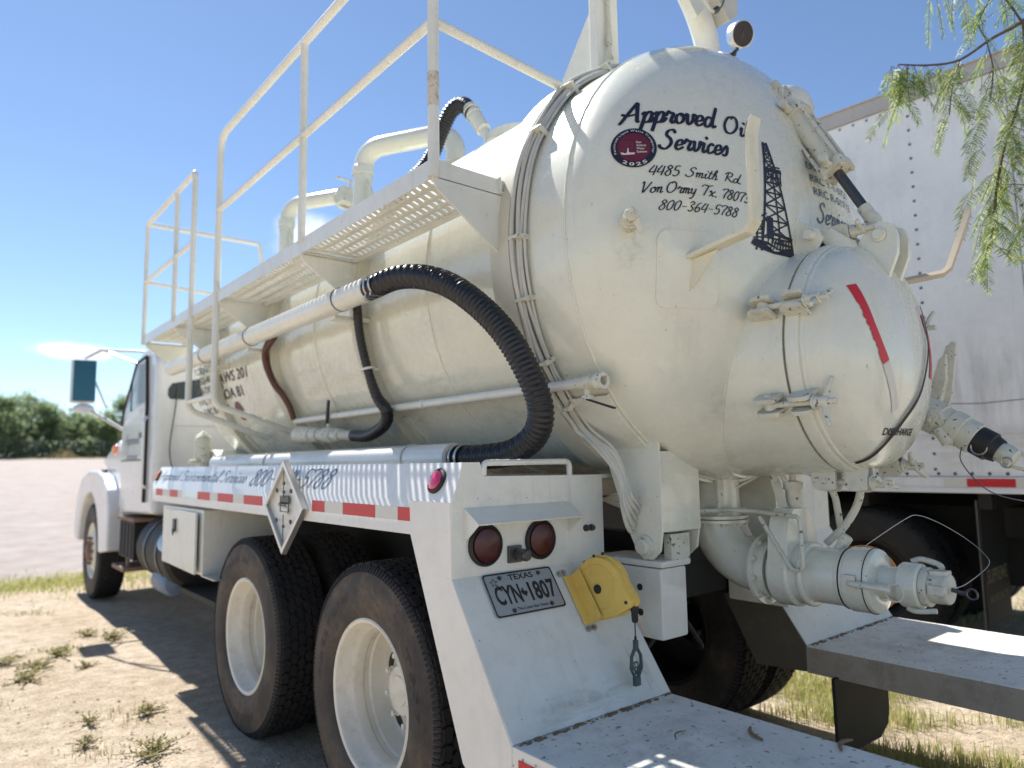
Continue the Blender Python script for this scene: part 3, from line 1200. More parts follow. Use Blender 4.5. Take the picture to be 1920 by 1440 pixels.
# -- hatch: neck, dished door, clamps
HZ, HR = 1.785, .405
mb = MB()
segs = 72
ringA, ringB, ringC = [], [], []
for k in range(segs):
    a = 2 * math.pi * k / segs
    x, z = .43 * math.cos(a), HZ + .43 * math.sin(a)
    y = min(head_y(x, z) + .03, 1.66)
    ringA.append((x, y, z))
    ringB.append((.418 * math.cos(a), 1.30, HZ + .418 * math.sin(a)))
    ringC.append((.414 * math.cos(a), 1.228, HZ + .414 * math.sin(a)))
mb.add(ringA + ringB + ringC, [(k, (k + 1) % segs, segs + (k + 1) % segs, segs + k) for k in range(segs)] +
       [(segs + k, segs + (k + 1) % segs, 2 * segs + (k + 1) % segs, 2 * segs + k) for k in range(segs)])
mb.lathe([(.414, 1.228), (.395, 1.228), (.385, 1.24)], (0, 0, HZ), (0, 1, 0), segs, cap=False)
neck = mb.build("hatch_neck", "tank_paint", T, angle=50)
mb = MB()
mb.tube([(p[0] * 1.0, p[1] - .022, HZ + (p[2] - HZ) * 1.0) for p in ringA], .008, 6, closed=True)
mb.build("weld_seam", "tank_paint", neck)
dp = [(.39, 1.221), (.412, 1.221), (.418, 1.214), (.418, 1.182), (.413, 1.174), (.406, 1.172), (.408, 1.166), (.406, 1.160), (.401, 1.157)]
for i in range(1, 15):
    a = math.pi / 2 * i / 14
    dp.append((max(.400 * math.cos(a) ** .9, .0005), 1.150 - .165 * math.sin(a) ** 1.05))
door = MB().lathe(dp, (0, 0, HZ), (0, 1, 0), 80, cap=False).build("hatch_door", "tank_paint", T, angle=40)


def door_pt(r, th, off=.002):
    """point on the dished door at radius r and angle th"""
    a = math.acos(min(1, (r / .40)) ** (1 / .9))
    y = 1.150 - .165 * math.sin(a) ** 1.05 - off
    return Vector((r * math.cos(th), y, HZ + r * math.sin(th)))


# reflective tape round the door: worn red, pale stubs
rnd = random.Random(3)


def door_strip(name, mat, pts, hw, off, ragged=0.0):
    """strip of tape laid over the dish along points (x, z)"""
    P = resample(catmull([(x, z, 0) for x, z in pts], 8), .008)
    vs_, n = [], len(P)
    fd = lambda x, z: door_pt(math.hypot(x, z - HZ), math.atan2(z - HZ, x), off)
    for i in range(n):
        d = (P[min(i + 1, n - 1)] - P[max(i - 1, 0)]).normalized()
        nn = Vector((-d.y, d.x, 0))
        hl = hw - (rnd.uniform(0, ragged) if (n * .22 < i < n * .85) else 0)
        for k in (-hl, 0, hw):
            q = P[i] + nn * k
            vs_.append(fd(q.x, q.y))
    fs = [(3 * i + k, 3 * i + k + 1, 3 * i + 4 + k, 3 * i + 3 + k) for i in range(n - 1) for k in (0, 1)]
    return MB().add(vs_, fs).build(name, mat, door, smooth=False)


door_strip("red_reflector", "red_tape", [(-.265, 1.990), (-.250, 1.920), (-.233, 1.850), (-.207, 1.785), (-.180, 1.733)], .0185, .002, .009)
door_strip("pale_reflector", "white_tape", [(-.179, 1.731), (-.155, 1.680), (-.130, 1.625), (-.110, 1.578)], .0185, .002, .003)
door_strip("red_reflector", "red_tape", [(.150, 1.93), (.185, 1.85), (.19, 1.77), (.175, 1.70)], .0185, .002)
mb = MB()
f = lambda a, b_: door_pt(math.hypot(a, b_), math.atan2(b_, a))
sans(mb, "DISCHARGE", -.140, -.287, .024, .19, f, .02)
mb.build("discharge_lettering", "black_vinyl", door, smooth=False, weld=False)
# rubber strap hanging across the door
door_strip("rubber_strap", "black_rubber", [(.13, 1.96), (.14, 1.88), (.127, 1.80), (.084, 1.715), (.029, 1.630), (-.057, 1.548), (-.108, 1.480), (-.130, 1.428), (-.135, 1.405)], .0085, .008)


def clamp(th, flip=1, handle=0.6):
    """swing-bolt clamp: forked lug on the neck, forked lug on the door, eye bolt with T nut"""
    er = Vector((math.cos(th), 0, math.sin(th)))
    et = Vector((-math.sin(th), 0, math.cos(th)))
    ey = Vector((0, -1, 0))
    c = Vector((0, 0, HZ))
    mb = MB()

    def pt(r, t_, y):
        return c + er * r + et * t_ + Vector((0, y, 0))
    for s in (-1, 1):
        t0 = s * .024 - .0075
        # neck lug
        q = [pt(.400, t0, 1.335), pt(.400, t0, 1.246), pt(.466, t0, 1.246), pt(.476, t0, 1.251),
             pt(.481, t0, 1.262), pt(.481, t0, 1.308), pt(.474, t0, 1.325), pt(.458, t0, 1.335)]
        mb.prism3(q, et * .015)
        # door lug
        q = [pt(.400, t0, 1.212), pt(.388, t0, 1.135), pt(.464, t0, 1.135), pt(.476, t0, 1.142),
             pt(.481, t0, 1.155), pt(.481, t0, 1.190), pt(.474, t0, 1.205), pt(.460, t0, 1.212)]
        mb.prism3(q, et * .015)
    # pin, eye bolt, washer, nut with cross handle
    mb.cyl(pt(.448, -.040, 1.285), pt(.448, .040, 1.285), .0105, seg=12)
    mb.cyl(pt(.448, -.014, 1.285), pt(.448, .014, 1.285), .020, seg=14)
    mb.cyl(pt(.448, 0, 1.285), pt(.448, 0, 1.060), .0105, seg=12)
    mb.lathe([(.026, 0), (.026, .007), (.021, .007), (.021, .012), (.018, .014), (.018, .048), (.011, .050)], pt(.448, 0, 1.133), ey, 16)
    d = (er * math.cos(handle) + et * math.sin(handle)) * flip
    for s in (1, -1):
        b0 = pt(.448, 0, 1.100)
        e = b0 + d * s * .074 + Vector((0, -.020, 0))
        mb.tube([b0, b0 + d * s * .045 + Vector((0, -.010, 0)), e], [.011, .0095, .0085], 10)
        mb.sphere(e, .0095, 8)
    return mb.build("clamp", "fitting_paint", door, bevel=.0025)


for th, hd in ((98, 1.35), (161, 0.75), (204, 0.9), (264, 1.45), (299, 0.5), (18, 0.7), (335, 0.9)):
    clamp(R_(th), 1, hd)

# hinge ears, lifting lug and hydraulic opener
mb = MB()
for sx in (-.17, .17):
    mb.prism([(1.42, 2.13), (1.21, 2.16), (1.19, 2.20), (1.20, 2.235), (1.235, 2.255), (1.29, 2.30), (1.33, 2.315), (1.37, 2.29), (1.40, 2.22)], 'x', sx - .008, sx + .008)
mb.cyl((-.21, 1.225, 2.215), (.21, 1.225, 2.215), .018, seg=14)
mb.build("hinge_ear", "tank_paint", neck, bevel=.003)
mb = MB()
for sx in (-.09, .09):
    mb.prism([(1.235, 2.24), (1.18, 2.245), (1.12, 2.19), (1.10, 2.12), (1.16, 2.14), (1.21, 2.19)], 'x', sx - .03, sx + .03)
split_build(mb, "hinge_strap", "tank_paint", door, bevel=.006)
mb = MB()
for sx in (-.045, .045):
    mb.prism([(1.135, 2.165), (1.075, 2.235), (1.04, 2.245), (1.00, 2.225), (.985, 2.18), (.99, 2.12), (1.02, 2.05), (1.035, 1.99), (1.09, 2.05)], 'x', sx - .011, sx + .011)
mb.cyl((-.075, 1.045, 2.195), (.075, 1.045, 2.195), .018, seg=16)
mb.lathe([(.026, 0), (.026, .006), (.018, .008)], (-.058, 1.045, 2.195), (-1, 0, 0), 14)
mb.build("door_lug", "tank_paint", door, bevel=.005)
mb = MB().tube(catmull([(.13, 1.27, 2.20), (.13, 1.25, 2.29), (.16, 1.245, 2.305), (.19, 1.25, 2.29), (.19, 1.27, 2.20)], 6), .014, 10)
mb.build("lifting_eye", "tank_paint", neck)
p_top, p_bot = V(0, 1.395, 2.86), V(0, 1.045, 2.195)
ax = (p_bot - p_top).normalized()
Ltot = (p_bot - p_top).length
mb = MB()
mb.lathe([(.040, .10), (.040, .385)], p_top, ax, 24)
for h in (.085, .385):
    sd = Vector((1, 0, 0))
    ot = ax.cross(sd).normalized()
    hw = .052
    mb.prism3([p_top + ax * h + sd * a * hw + ot * b_ * hw for a, b_ in ((-1, -.7), (-.7, -1), (.7, -1), (1, -.7), (1, .7), (.7, 1), (-.7, 1), (-1, .7))], ax * .038)
    for a in (-1, 1):
        for b_ in (-1, 1):
            mb.bolt(p_top + ax * (h + (.038 if h > .2 else 0)) + sd * a * .038 + ot * b_ * .038, ax if h > .2 else -ax, .009, .012)
for a in (-1, 1):
    for b_ in (-1, 1):
        mb.cyl(p_top + ax * .1 + sd * a * .04 + ot * b_ * .04, p_top + ax * .4 + sd * a * .04 + ot * b_ * .04, .0065, seg=8)
# ports
for h in (.10, .40):
    pp = p_top + ax * h + Vector((-.05, 0, 0))
    mb.lathe([(.017, 0), (.017, .02), (.013, .02), (.013, .05), (.018, .05), (.018, .065)], pp, (-1, -.15, .2), 8)
mb.cyl(p_top - ax * .03, p_top + ax * .09, .026, seg=16)
opener = mb.build("hydraulic_cylinder", "fitting_paint", T, bevel=.002)
mb = MB().cyl(p_top + ax * .42, p_bot - ax * .135, .018, seg=18)
mb.build("piston_rod", "dark_steel", opener)
mb = MB().lathe([(.024, 0), (.024, .05), (.027, .05), (.027, .075), (.022, .085), (.022, .14)], p_bot - ax * .15, ax, 18)
mb.cyl(p_bot + Vector((-.03, 0, 0)), p_bot + Vector((.03, 0, 0)), .034, seg=18)
mb.build("rod_clevis", "fitting_paint", opener, bevel=.002)
mb = MB()
for sx in (-.035, .035):
    mb.prism([(1.46, 2.80), (1.50, 2.92), (1.40, 2.93), (1.375, 2.89), (1.38, 2.80)], 'x', sx - .006, sx + .006)
mb.cyl((-.05, 1.405, 2.88), (.05, 1.405, 2.88), .013, seg=12)
mb.build("cylinder_bracket", "fitting_paint", T, bevel=.002)
# hydraulic lines from the roof to the cylinder
mb = MB()
mb.tube(catmull([(-.04, 1.62, 3.14), (-.05, 1.56, 3.07), (-.055, 1.47, 2.97), (-.06, 1.385, 2.84), (-.06, 1.345, 2.77)], 8), .010, 10)
mb.tube(catmull([(.05, 1.70, 3.165), (.06, 1.60, 3.10), (.07, 1.48, 2.98), (.065, 1.33, 2.75), (.06, 1.22, 2.58), (-.02, 1.20, 2.50)], 8), .012, 10)
mb.build("hydraulic_line", "fitting_paint", T)
# breather dome on the far shoulder
mb = MB().lathe([(.10, 0), (.10, .10), (.12, .11), (.12, .15), (.10, .19), (.06, .215), (.0005, .22)], (.36, 1.62, 2.90), (.35, -.1, .93), 28, cap=False)
mb.build("breather_dome", "tank_paint", T, angle=30)

# weathering films on the head, the door and the shell
G1 = Decal(-.812, 2.13, .0012)
film("oil_stain", "oil_smear", tank, G1, -.07, .08, -.10, .07)
film("grime_streak", "grime_run", tank, Decal(-.62, 1.90, .0012), -.10, .10, -.22, .10)
film("grime_streak", "grime_run", tank, Decal(-.05, 2.62, .0012), -.22, .22, -.26, .20)
film("grime_streak", "grime_run", tank, Decal(.12, 2.72, .0012), -.16, .16, -.24, .18)
film("grime_streak", "grime_run", tank, Decal(-.40, 2.80, .0012), -.14, .14, -.12, .12)
film("grime_streak", "grime_run", tank, Decal(-.70, 2.30, .0012), -.10, .06, -.25, .0)
film("oil_stain", "oil_smear", tank, Decal(-.35, 1.62, .0012), -.16, .10, -.10, .08)
fdo = lambda a, b_: door_pt(math.hypot(a, b_), math.atan2(b_, a), .0012)
film("grime_streak", "grime_run", door, fdo, -.12, .12, .08, .33)
film("grime_streak", "grime_run", door, fdo, -.28, -.02, -.22, .06)
film("oil_stain", "oil_smear", door, fdo, .02, .24, -.26, -.05)
for (y, z, w, h, mt) in ((2.72, 1.78, .40, .26, "oil_smear"), (3.05, 1.66, .30, .22, "oil_smear"), (2.55, 2.02, .30, .36, "grime_run"), (3.95, 2.05, .5, .42, "grime_run"),
                         (4.9, 1.95, .4, .4, "grime_run"), (3.6, 1.85, .35, .4, "grime_run"), (2.4, 1.62, .5, .22, "oil_smear")):
    film("oil_stain" if mt == "oil_smear" else "grime_streak", mt, tank, shell_fn(y, z, .0014), -w / 2, w / 2, -h / 2, h / 2)

# ------------------------------------------------------------------ walkway, rails
BR = [2.05, 3.215, 4.46, 5.47, 6.36]
wk = MB()
wk.prism([(-1.242, 2.438), (-1.238, 2.438), (-1.238, 2.508), (-1.228, 2.508), (-1.228, 2.512), (-1.242, 2.512)], 'y', 2.03, 6.40)
wk.prism([(-.952, 2.445), (-.922, 2.445), (-.922, 2.449), (-.948, 2.449), (-.948, 2.505), (-.952, 2.505)], 'y', 2.03, 6.40)
walk = wk.build("walkway", "white_paint", T)
for i in range(4):
    g = MB()
    y0, y1 = BR[i] + .055, BR[i + 1] - .055
    nrow = 4
    x0, x1 = -1.236, -.954
    w = (x1 - x0) / nrow
    for r in range(nrow + 1):
        xc = x0 + r * w
        g.box((xc, (y0 + y1) / 2, 2.462), (.010, y1 - y0, .010))
    n = int((y1 - y0) / .0425)
    for k in range(n):
        yc = y0 + (k + .5) * (y1 - y0) / n
        for r in range(nrow):
            xa, xb = x0 + r * w + .004, x0 + (r + 1) * w - .004
            xm = (xa + xb) / 2
            t_ = .0028
            # arched tread strip
            vs_ = []
            for (xx, zz) in ((xa, 2.4585), (xa + .016, 2.465), (xm, 2.470), (xb - .016, 2.465), (xb, 2.4585)):
                for yy in (-.0105, .0105):
                    vs_ += [(xx, yc + yy, zz - yy * .22), (xx, yc + yy, zz - yy * .22 + t_)]
            fs = []
            for s in range(4):
                a = s * 4
                fs += [(a, a + 2, a + 6, a + 4), (a + 1, a + 5, a + 7, a + 3), (a, a + 4, a + 5, a + 1), (a + 2, a + 3, a + 7, a + 6)]
            g.add(vs_, fs)
    g.build("grating_plank", "white_paint", walk, smooth=False, weld=False, kind="stuff")
    for yy in (y0 - .02, y1 + .02):
        MB().box(((x0 + x1) / 2, yy, 2.465), (x1 - x0, .05, .006)).build("plank_end", "white_paint", walk)
for i, y in enumerate(BR):
    mb = MB()
    pl = [(-1.243, 2.505), (-1.243, 2.435), (-1.225, 2.405), (-1.17, 2.365), (-.955, 2.225), (-.90, 2.225), (-.885, 2.44), (-.90, 2.452), (-1.2, 2.452), (-1.2, 2.505)]
    if i == 0:
        pl = [(-1.246, 2.51), (-1.246, 2.43), (-1.228, 2.40), (-1.17, 2.36), (-.955, 2.215), (-.90, 2.215), (-.86, 2.47), (-.89, 2.50), (-1.14, 2.505)]
    mb.prism(pl, 'y', y - .004, y + .004)
    mb.bb(-1.225, -.90, y - .004, y + .04, 2.437, 2.443)
    mb.build("walkway_bracket", "white_paint", walk, bevel=.0015)

hr = MB()
rail = MB().tube(bent([(-1.24, 4.50, 2.45), (-1.24, 4.50, 3.515), (-1.24, 2.05, 3.515), (-.35, 2.05, 3.515)], .12), .021, 14).build("handrail", "white_paint", T)


def bar(p, q, r=.0185, name="rail_bar", par=None, mat="white_paint"):
    return MB().cyl(p, q, r, seg=14).build(name, mat, par or rail)


bar((-1.24, 2.05, 2.44), (-1.24, 2.05, 3.5), .021, "post")
bar((-1.24, 3.205, 2.49), (-1.24, 3.205, 3.5), .019, "post")
bar((-1.24, 2.05, 3.03), (-1.24, 4.50, 3.03))
bar((-1.24, 2.05, 3.03), (-.57, 2.05, 2.99))
# scuffed, rusted patch on the rear post
MB().lathe([(.0213, 0), (.0217, .02), (.0217, .11), (.0213, .13)], (-1.24, 2.05, 2.70), (0, 0, 1), 14, cap=False).build("rust_patch", "rust_stain", rail)
fr = MB().tube(bent([(-1.24, 5.05, 2.45), (-1.24, 5.05, 3.465), (-1.24, 6.42, 3.465), (-.30, 6.42, 3.465), (-.24, 6.42, 3.05)], .035, 4), .020, 14).build("front_handrail", "white_paint", T)
bar((-1.24, 5.50, 2.48), (-1.24, 5.50, 3.46), .018, "post", fr)
bar((-1.24, 6.42, 2.44), (-1.24, 6.42, 3.46), .018, "post", fr)
bar((-1.24, 5.05, 2.965), (-1.24, 6.42, 2.965), .017, "rail_bar", fr)
bar((-1.24, 6.42, 2.965), (-.55, 6.42, 2.93), .017, "rail_bar", fr)
lad = None
for y in (4.50, 5.05):
    ld = MB().tube(bent([(-1.24, y, 2.50), (-1.24, y, 1.80), (-1.08, y - .02, 1.755), (-.70, y - .03, 1.62)], .10), .021, 12)
    if lad is None:
        lad = ld.build("ladder", "white_paint", T)
    else:
        ld.build("side_rail", "white_paint", lad)
for z in (1.86,):
    bar((-1.24, 4.50, z), (-1.24, 5.05, z), .015, "rung", lad)
MB().prism([(4.515, 2.50), (4.515, 2.62), (4.43, 2.50)], 'x', -1.246, -1.238).build("gusset", "white_paint", lad)

# ------------------------------------------------------------------ hose carrier tubes and hoses
ct = MB()
ct.cyl((-1.105, 2.765, 2.200), (-1.105, 6.05, 2.206), .054, seg=28)
car = ct.build("hose_carrier_tube", "white_paint", T)
for y in (3.05, 4.25, 5.15):
    MB().lathe([(.055, -.004), (.0575, -.004), (.0575, .004), (.055, .004)], (-1.105, y, 2.202), (0, 1, 0), 28, cap=False).build("tube_strap", "dark_steel", car)
    MB().bb(-1.09, -.87, y + .10, y + .16, 2.13, 2.15).build("tube_bracket", "white_paint", car, bevel=.002)
lt = MB().cyl((-.90, 2.425, 1.448), (-.90, 5.5, 1.448), .062, seg=28)
low = lt.build("lower_carrier_tube", "bed_paint", T)
for y in (2.75, 4.4):
    MB().lathe([(.063, -.006), (.068, -.006), (.068, .006), (.063, .006)], (-.90, y, 1.448), (0, 1, 0), 28, cap=False).build("tube_strap", "cable_grey", low)

H = thing("suction_hose", "thick black ribbed suction hose looping from the white carrier tube", "hose", (-1.12, 2.0, 1.41))
pth = catmull([(-1.105, 2.80, 2.194), (-1.105, 2.736, 2.196), (-1.10, 2.539, 2.199), (-1.09, 2.329, 2.156), (-1.06, 2.154, 2.074), (-1.0, 2.006, 1.934),
               (-.95, 1.918, 1.781), (-.90, 1.888, 1.628), (-.875, 1.945, 1.526), (-.87, 2.084, 1.466), (-.88, 2.254, 1.450), (-.895, 2.428, 1.448), (-.90, 2.60, 1.448)], 26)
pth = resample(pth, .0042)


def hr_(i, a):
    ph = (i * .0042 / .0185 + a / (2 * math.pi)) % 1.0
    return .0455 + .0050 * max(0.0, math.sin(ph * 2 * math.pi)) ** 0.6


MB().tube(pth, .05, 22, rfun=hr_).build("hose_body", "hose_black", H, angle=70)
for (p, d) in (((-1.105, 2.735, 2.200), (0, 1, .0)), ((-1.105, 2.69, 2.202), (0, 1, .0)), ((-.895, 2.40, 1.449), (0, 1, 0)), ((-.894, 2.36, 1.449), (0, 1, 0))):
    mb = MB().lathe([(.0505, -.007), (.0535, -.007), (.0535, .007), (.0505, .007)], p, d, 26, cap=False)
    mb.box((p[0] - .03, p[1], p[2] - .048), (.026, .014, .014))
    mb.build("hose_clamp", "bare_steel", H)

# small drain hose, brown hose, valves and wash-down pipe along the shell
bh = resample(catmull([(-.99, 3.12, 2.22), (-.965, 3.138, 2.069), (-.93, 3.126, 1.906), (-.885, 3.109, 1.762), (-.852, 3.07, 1.687), (-.83, 3.125, 1.624), (-.82, 3.30, 1.577), (-.82, 3.48, 1.581)], 14), .006)
nb = len(bh)
mb = MB().tube(bh, .02, 14, rfun=lambda i, a: (.021 + .009 * min(1, max(0, (i / nb - .35) / .2))) + (.0014 if (i // 2) % 2 else 0))
dh = mb.build("drain_hose", "hose_black", T, angle=70)
MB().lathe([(.030, 0), (.034, 0), (.034, .012), (.030, .012)], (-.928, 3.125, 1.90), (.2, -.1, -1), 18, cap=False).build("hose_ring", "white_paint", dh)
mb = MB().bb(-.94, -.86, 3.13, 3.15, 1.89, 1.902)
mb.build("hose_support", "white_paint", dh)
bp_ = resample(catmull([(-1.0, 4.175, 2.20), (-.985, 4.34, 2.14), (-.96, 4.385, 2.05), (-.925, 4.344, 1.934), (-.885, 4.313, 1.867), (-.84, 4.305, 1.79), (-.81, 4.305, 1.71)], 10), .01)
MB().tube(bp_, [.024 - .006 * i / len(bp_) for i in range(len(bp_))], 12).build("drain_hose", "hose_brown", T)
mb = MB().cyl((-.80, 1.79, 1.702), (-.80, 4.30, 1.702), .0185, seg=14)
mb.lathe([(.023, 0), (.023, .03)], (-.80, 2.80, 1.702), (0, 1, 0), 12)
for y in (2.2, 3.5):
    mb.bb(-.80, -.66, y - .012, y + .012, 1.695, 1.705)
wp = mb.build("wash_pipe", "white_paint", T)
mb = MB()
mb.lathe([(.022, 0), (.022, .05), (.028, .05), (.028, .075), (.022, .078), (.022, .10), (.030, .10), (.030, .13), (.016, .13), (.016, .10)], (-.80, 1.80, 1.702), (0, -1, 0), 14)
mb.cyl((-.80, 1.75, 1.702), (-.80, 1.75, 1.645), .012, seg=10)
mb.lathe([(.022, 0), (.022, .014)], (-.80, 1.75, 1.655), (0, 0, -1), 8)
mb.build("pipe_valve", "fitting_paint", wp, bevel=.001)
MB().prism3([(-.80, 1.75, 1.640), (-.82, 1.74, 1.638), (-.80, 1.63, 1.60), (-.785, 1.63, 1.602)], (0, 0, .006)).build("valve_handle", "black_rubber", wp, bevel=.002)
mb = MB()
mb.lathe([(.028, -.02), (.028, .14), (.038, .14), (.038, .22), (.032, .225), (.046, .23), (.046, .34), (.034, .345), (.034, .42), (.044, .42), (.044, .50), (.038, .505), (.050, .51),
          (.050, .64), (.054, .645), (.054, .72), (.034, .73), (.034, .76), (.0005, .762)], (-.82, 3.48, 1.581), (0, 1, .045), 20, cap=False)
mb.cyl((-.82, 3.98, 1.605), (-.60, 3.98, 1.605), .026, seg=14)
mb.cyl((-.82, 3.79, 1.59), (-.82, 3.79, 1.66), .012, seg=10)
dv = mb.build("drain_valve", "fitting_paint", T, bevel=.001)
MB().box((-.825, 3.79, 1.72), (.012, .026, .15), Matrix.Rotation(.15, 3, 'X')).build("valve_handle", "black_rubber", dv, bevel=.005)

# ------------------------------------------------------------------ roof gear
mb = MB()
mb.bb(-.392, -.252, 2.03, 2.08, 3.08, 4.35)
mast = mb.build("mast", "white_paint", T, bevel=.008)
MB().prism([(2.08, 3.52), (2.08, 3.10), (2.40, 3.10)], 'x', -.345, -.333).build("gusset", "white_paint", mast)
mb = MB()
mb.tube(catmull([(-.33, 2.018, 4.3), (-.335, 2.016, 3.7), (-.33, 2.015, 3.35), (-.335, 2.01, 3.22), (-.34, 1.995, 3.19)], 8), .009, 10)
mb.lathe([(.014, 0), (.014, .03), (.011, .03), (.011, .05)], (-.335, 2.012, 3.26), (0, 0, 1), 8)
mb.build("mast_conduit", "fitting_paint", mast)

mb = MB().tube(catmull([(.10, 1.80, 3.10), (.10, 1.80, 3.24), (.085, 1.80, 3.34), (.03, 1.80, 3.45), (-.06, 1.80, 3.56), (-.20, 1.80, 3.72), (-.42, 1.80, 3.95)], 8), .056, 20)
lp = mb.build("light_arm", "white_paint", T)
mb = MB()
mb.box((-.14, 1.765, 3.57), (.40, .035, .15), Matrix.Rotation(R_(44), 3, 'Y'))
mb.build("arm_channel", "white_paint", lp, bevel=.004)
mb = MB()
mb.prism([(-.19, 3.72), (.13, 3.40), (.20, 3.455), (.205, 3.53), (-.02, 3.76)], 'y', 1.70, 1.80)
lb = mb.build("work_light", "cable_grey", lp, bevel=.006)
mb = MB().tube(catmull([(-.28, 1.70, 3.62), (-.20, 1.695, 3.53), (-.13, 1.69, 3.46), (-.06, 1.69, 3.405), (.0, 1.70, 3.395), (.02, 1.70, 3.42)], 8), .008, 8)
mb.build("light_cable", "cable_grey", lp)
mb = MB().tube(catmull([(.02, 1.695, 3.40), (.05, 1.69, 3.43), (.07, 1.69, 3.46), (.085, 1.69, 3.50), (.09, 1.69, 3.54)], 6), .0035, 6)
mb.lathe([(.014, 0), (.014, .02)], (.01, 1.695, 3.398), (.6, -.2, .6), 8)
mb.build("light_wire", "dark_steel", lp)

gd = Vector((-.30, -.85, -.38)).normalized()
gc = Vector((.285, 1.74, 3.418))
mb = MB().lathe([(.058, -.036), (.060, -.032), (.060, 0), (.063, .002), (.063, .012), (.056, .014), (.056, .008)], gc, gd, 32)
ga = mb.build("pressure_gauge", "aluminium", T)
MB().lathe([(.0558, .0095), (.0005, .0095)], gc, gd, 32, cap=False).build("gauge_face", "gauge_face", ga)
gu = Vector((0, 0, 1)).cross(gd).normalized()
gv = gd.cross(gu)
mb = MB()
c0 = gc + gd * .0115
mb.add([c0 + gu * .003 - gv * .02, c0 - gu * .003 - gv * .02, c0 + gu * .004 + gv * .035], [(0, 1, 2)])
mb.build("gauge_needle", "sticker_outline", ga, smooth=False)
mb = MB()
mb.lathe([(.012, 0), (.012, .03), (.016, .03), (.016, .05), (.010, .05), (.010, .09)], (.20, 1.76, 3.27), Vector((.5, -.1, .6)), 8)
mb.tube(catmull([(.04, 1.66, 3.15), (.10, 1.70, 3.20), (.16, 1.75, 3.235), (.205, 1.76, 3.28)], 6), .013, 10)
mb.build("gauge_stem", "dark_steel", ga)

# inverted-U suction pipes on the crown
for (x, y, w, r, z) in ((-.35, 4.30, .62, .066, 3.60), (-.35, 5.65, .60, .060, 3.60)):
    mb = MB().tube(bent([(x, y, 3.0), (x, y, z), (x + .35, y - w, z), (x + .35, y - w, 3.05)], .17, 8), r, 20)
    pipe = mb.build("suction_pipe", "tank_paint", T)
    MB().prism([(y - .06, 3.38), (y - .06, 3.05), (y - .26, 3.05)], 'x', x - .006, x + .006).build("gusset", "tank_paint", pipe)
    MB().lathe([(r + .004, -.03), (r + .008, -.025), (r + .008, .025), (r + .004, .03)], (x, y, 3.44), (0, 0, 1), 20, cap=False).build("pipe_collar", "tank_paint", pipe)
mb = MB()
mb.bb(-.16, .02, 5.02, 5.12, 3.50, 3.62)
mb.cyl((-.07, 5.07, 3.62), (-.07, 5.07, 3.70), .012, seg=10)
mb.cyl((-.20, 5.05, 3.69), (.06, 5.09, 3.70), .010, seg=8)
mb.lathe([(.085, -.02), (.085, .02)], (-.07, 5.16, 3.57), (0, 1, 0), 16)
mb.build("crown_valve", "fitting_paint", T, bevel=.004)
hp = resample(catmull([(-.56, 3.52, 2.97), (-.46, 3.48, 3.08), (-.36, 3.44, 3.22), (-.31, 3.38, 3.40), (-.29, 3.30, 3.50), (-.27, 3.21, 3.50), (-.26, 3.14, 3.42)], 14), .005)
vh = MB().tube(hp, .04, 16, rfun=lambda i, a: .041 + .005 * ((i // 2) % 2)).build("vent_hose", "hose_black", T, angle=70)
mb = MB()
mb.lathe([(.043, -.03), (.043, .16), (.030, .17), (.030, .26)], (-.26, 3.15, 3.44), (.12, -.45, -.75), 18)
for h in (-.01, .03):
    mb.lathe([(.046, h), (.049, h + .004), (.049, h + .012), (.046, h + .016)], (-.26, 3.15, 3.44), (.12, -.45, -.75), 18, cap=False)
mb.build("hose_end", "tank_paint", vh)
MB().lathe([(.20, 0), (.20, .12), (.22, .13), (.22, .17), (.0005, .19)], (-.05, 2.95, 3.08), (0, 0, 1), 28, cap=False).build("roof_manway", "tank_paint", T)

# conduit bundle round the rear ring, with clips and a drooping tail
cb = MB()
for k, (r, y0, rad, wv) in enumerate(((.938, 1.974, .0070, .004), (.936, 1.957, .0095, .003), (.930, 1.940, .0070, .004), (.953, 1.968, .0085, .004), (.924, 1.928, .006, .002))):
    pts = []
    for a in np.linspace(R_(88), R_(225), 60):
        rr = r + wv * math.sin(a * (7 + 2 * k) + k)
        pts.append((rr * math.cos(a), y0 + wv * 1.4 * math.sin(a * 9 + k * 2), TZ + rr * math.sin(a)))
    e = pts[-1]
    tail = [(e[0] + .03, e[1] - .02, e[2] - .05), (-.645 + .012 * k, 1.86 - .01 * k, 1.47), (-.60 + .01 * k, 1.80, 1.37), (-.585, 1.80 - .012 * k, 1.26 + .01 * k),
            (-.555 + .02 * k, 1.80, 1.175 + .018 * k), (-.49 + .01 * k, 1.83, 1.165 + .03 * k), (-.44, 1.90, 1.23 + .02 * k), (-.42, 2.05, 1.27)]
    cb.tube(resample(catmull(pts + tail, 5), .02), rad, 8)
con = cb.build("conduit_bundle", "cable_grey", T)
for a in (100, 118, 134, 152, 180, 194, 209, 221):
    a = R_(a)
    mb = MB()
    er, et = Vector((math.cos(a), 0, math.sin(a))), Vector((-math.sin(a), 0, math.cos(a)))
    rot = Matrix((er, Vector((0, 1, 0)), et)).transposed()
    mb.box(Vector((0, 1.953, TZ)) + er * .938, (.046, .058, .013), rot)
    mb.box(Vector((0, 1.923, TZ)) + er * .930, (.055, .008, .020), rot)
    mb.build("conduit_clip", "fitting_paint", con, bevel=.002)

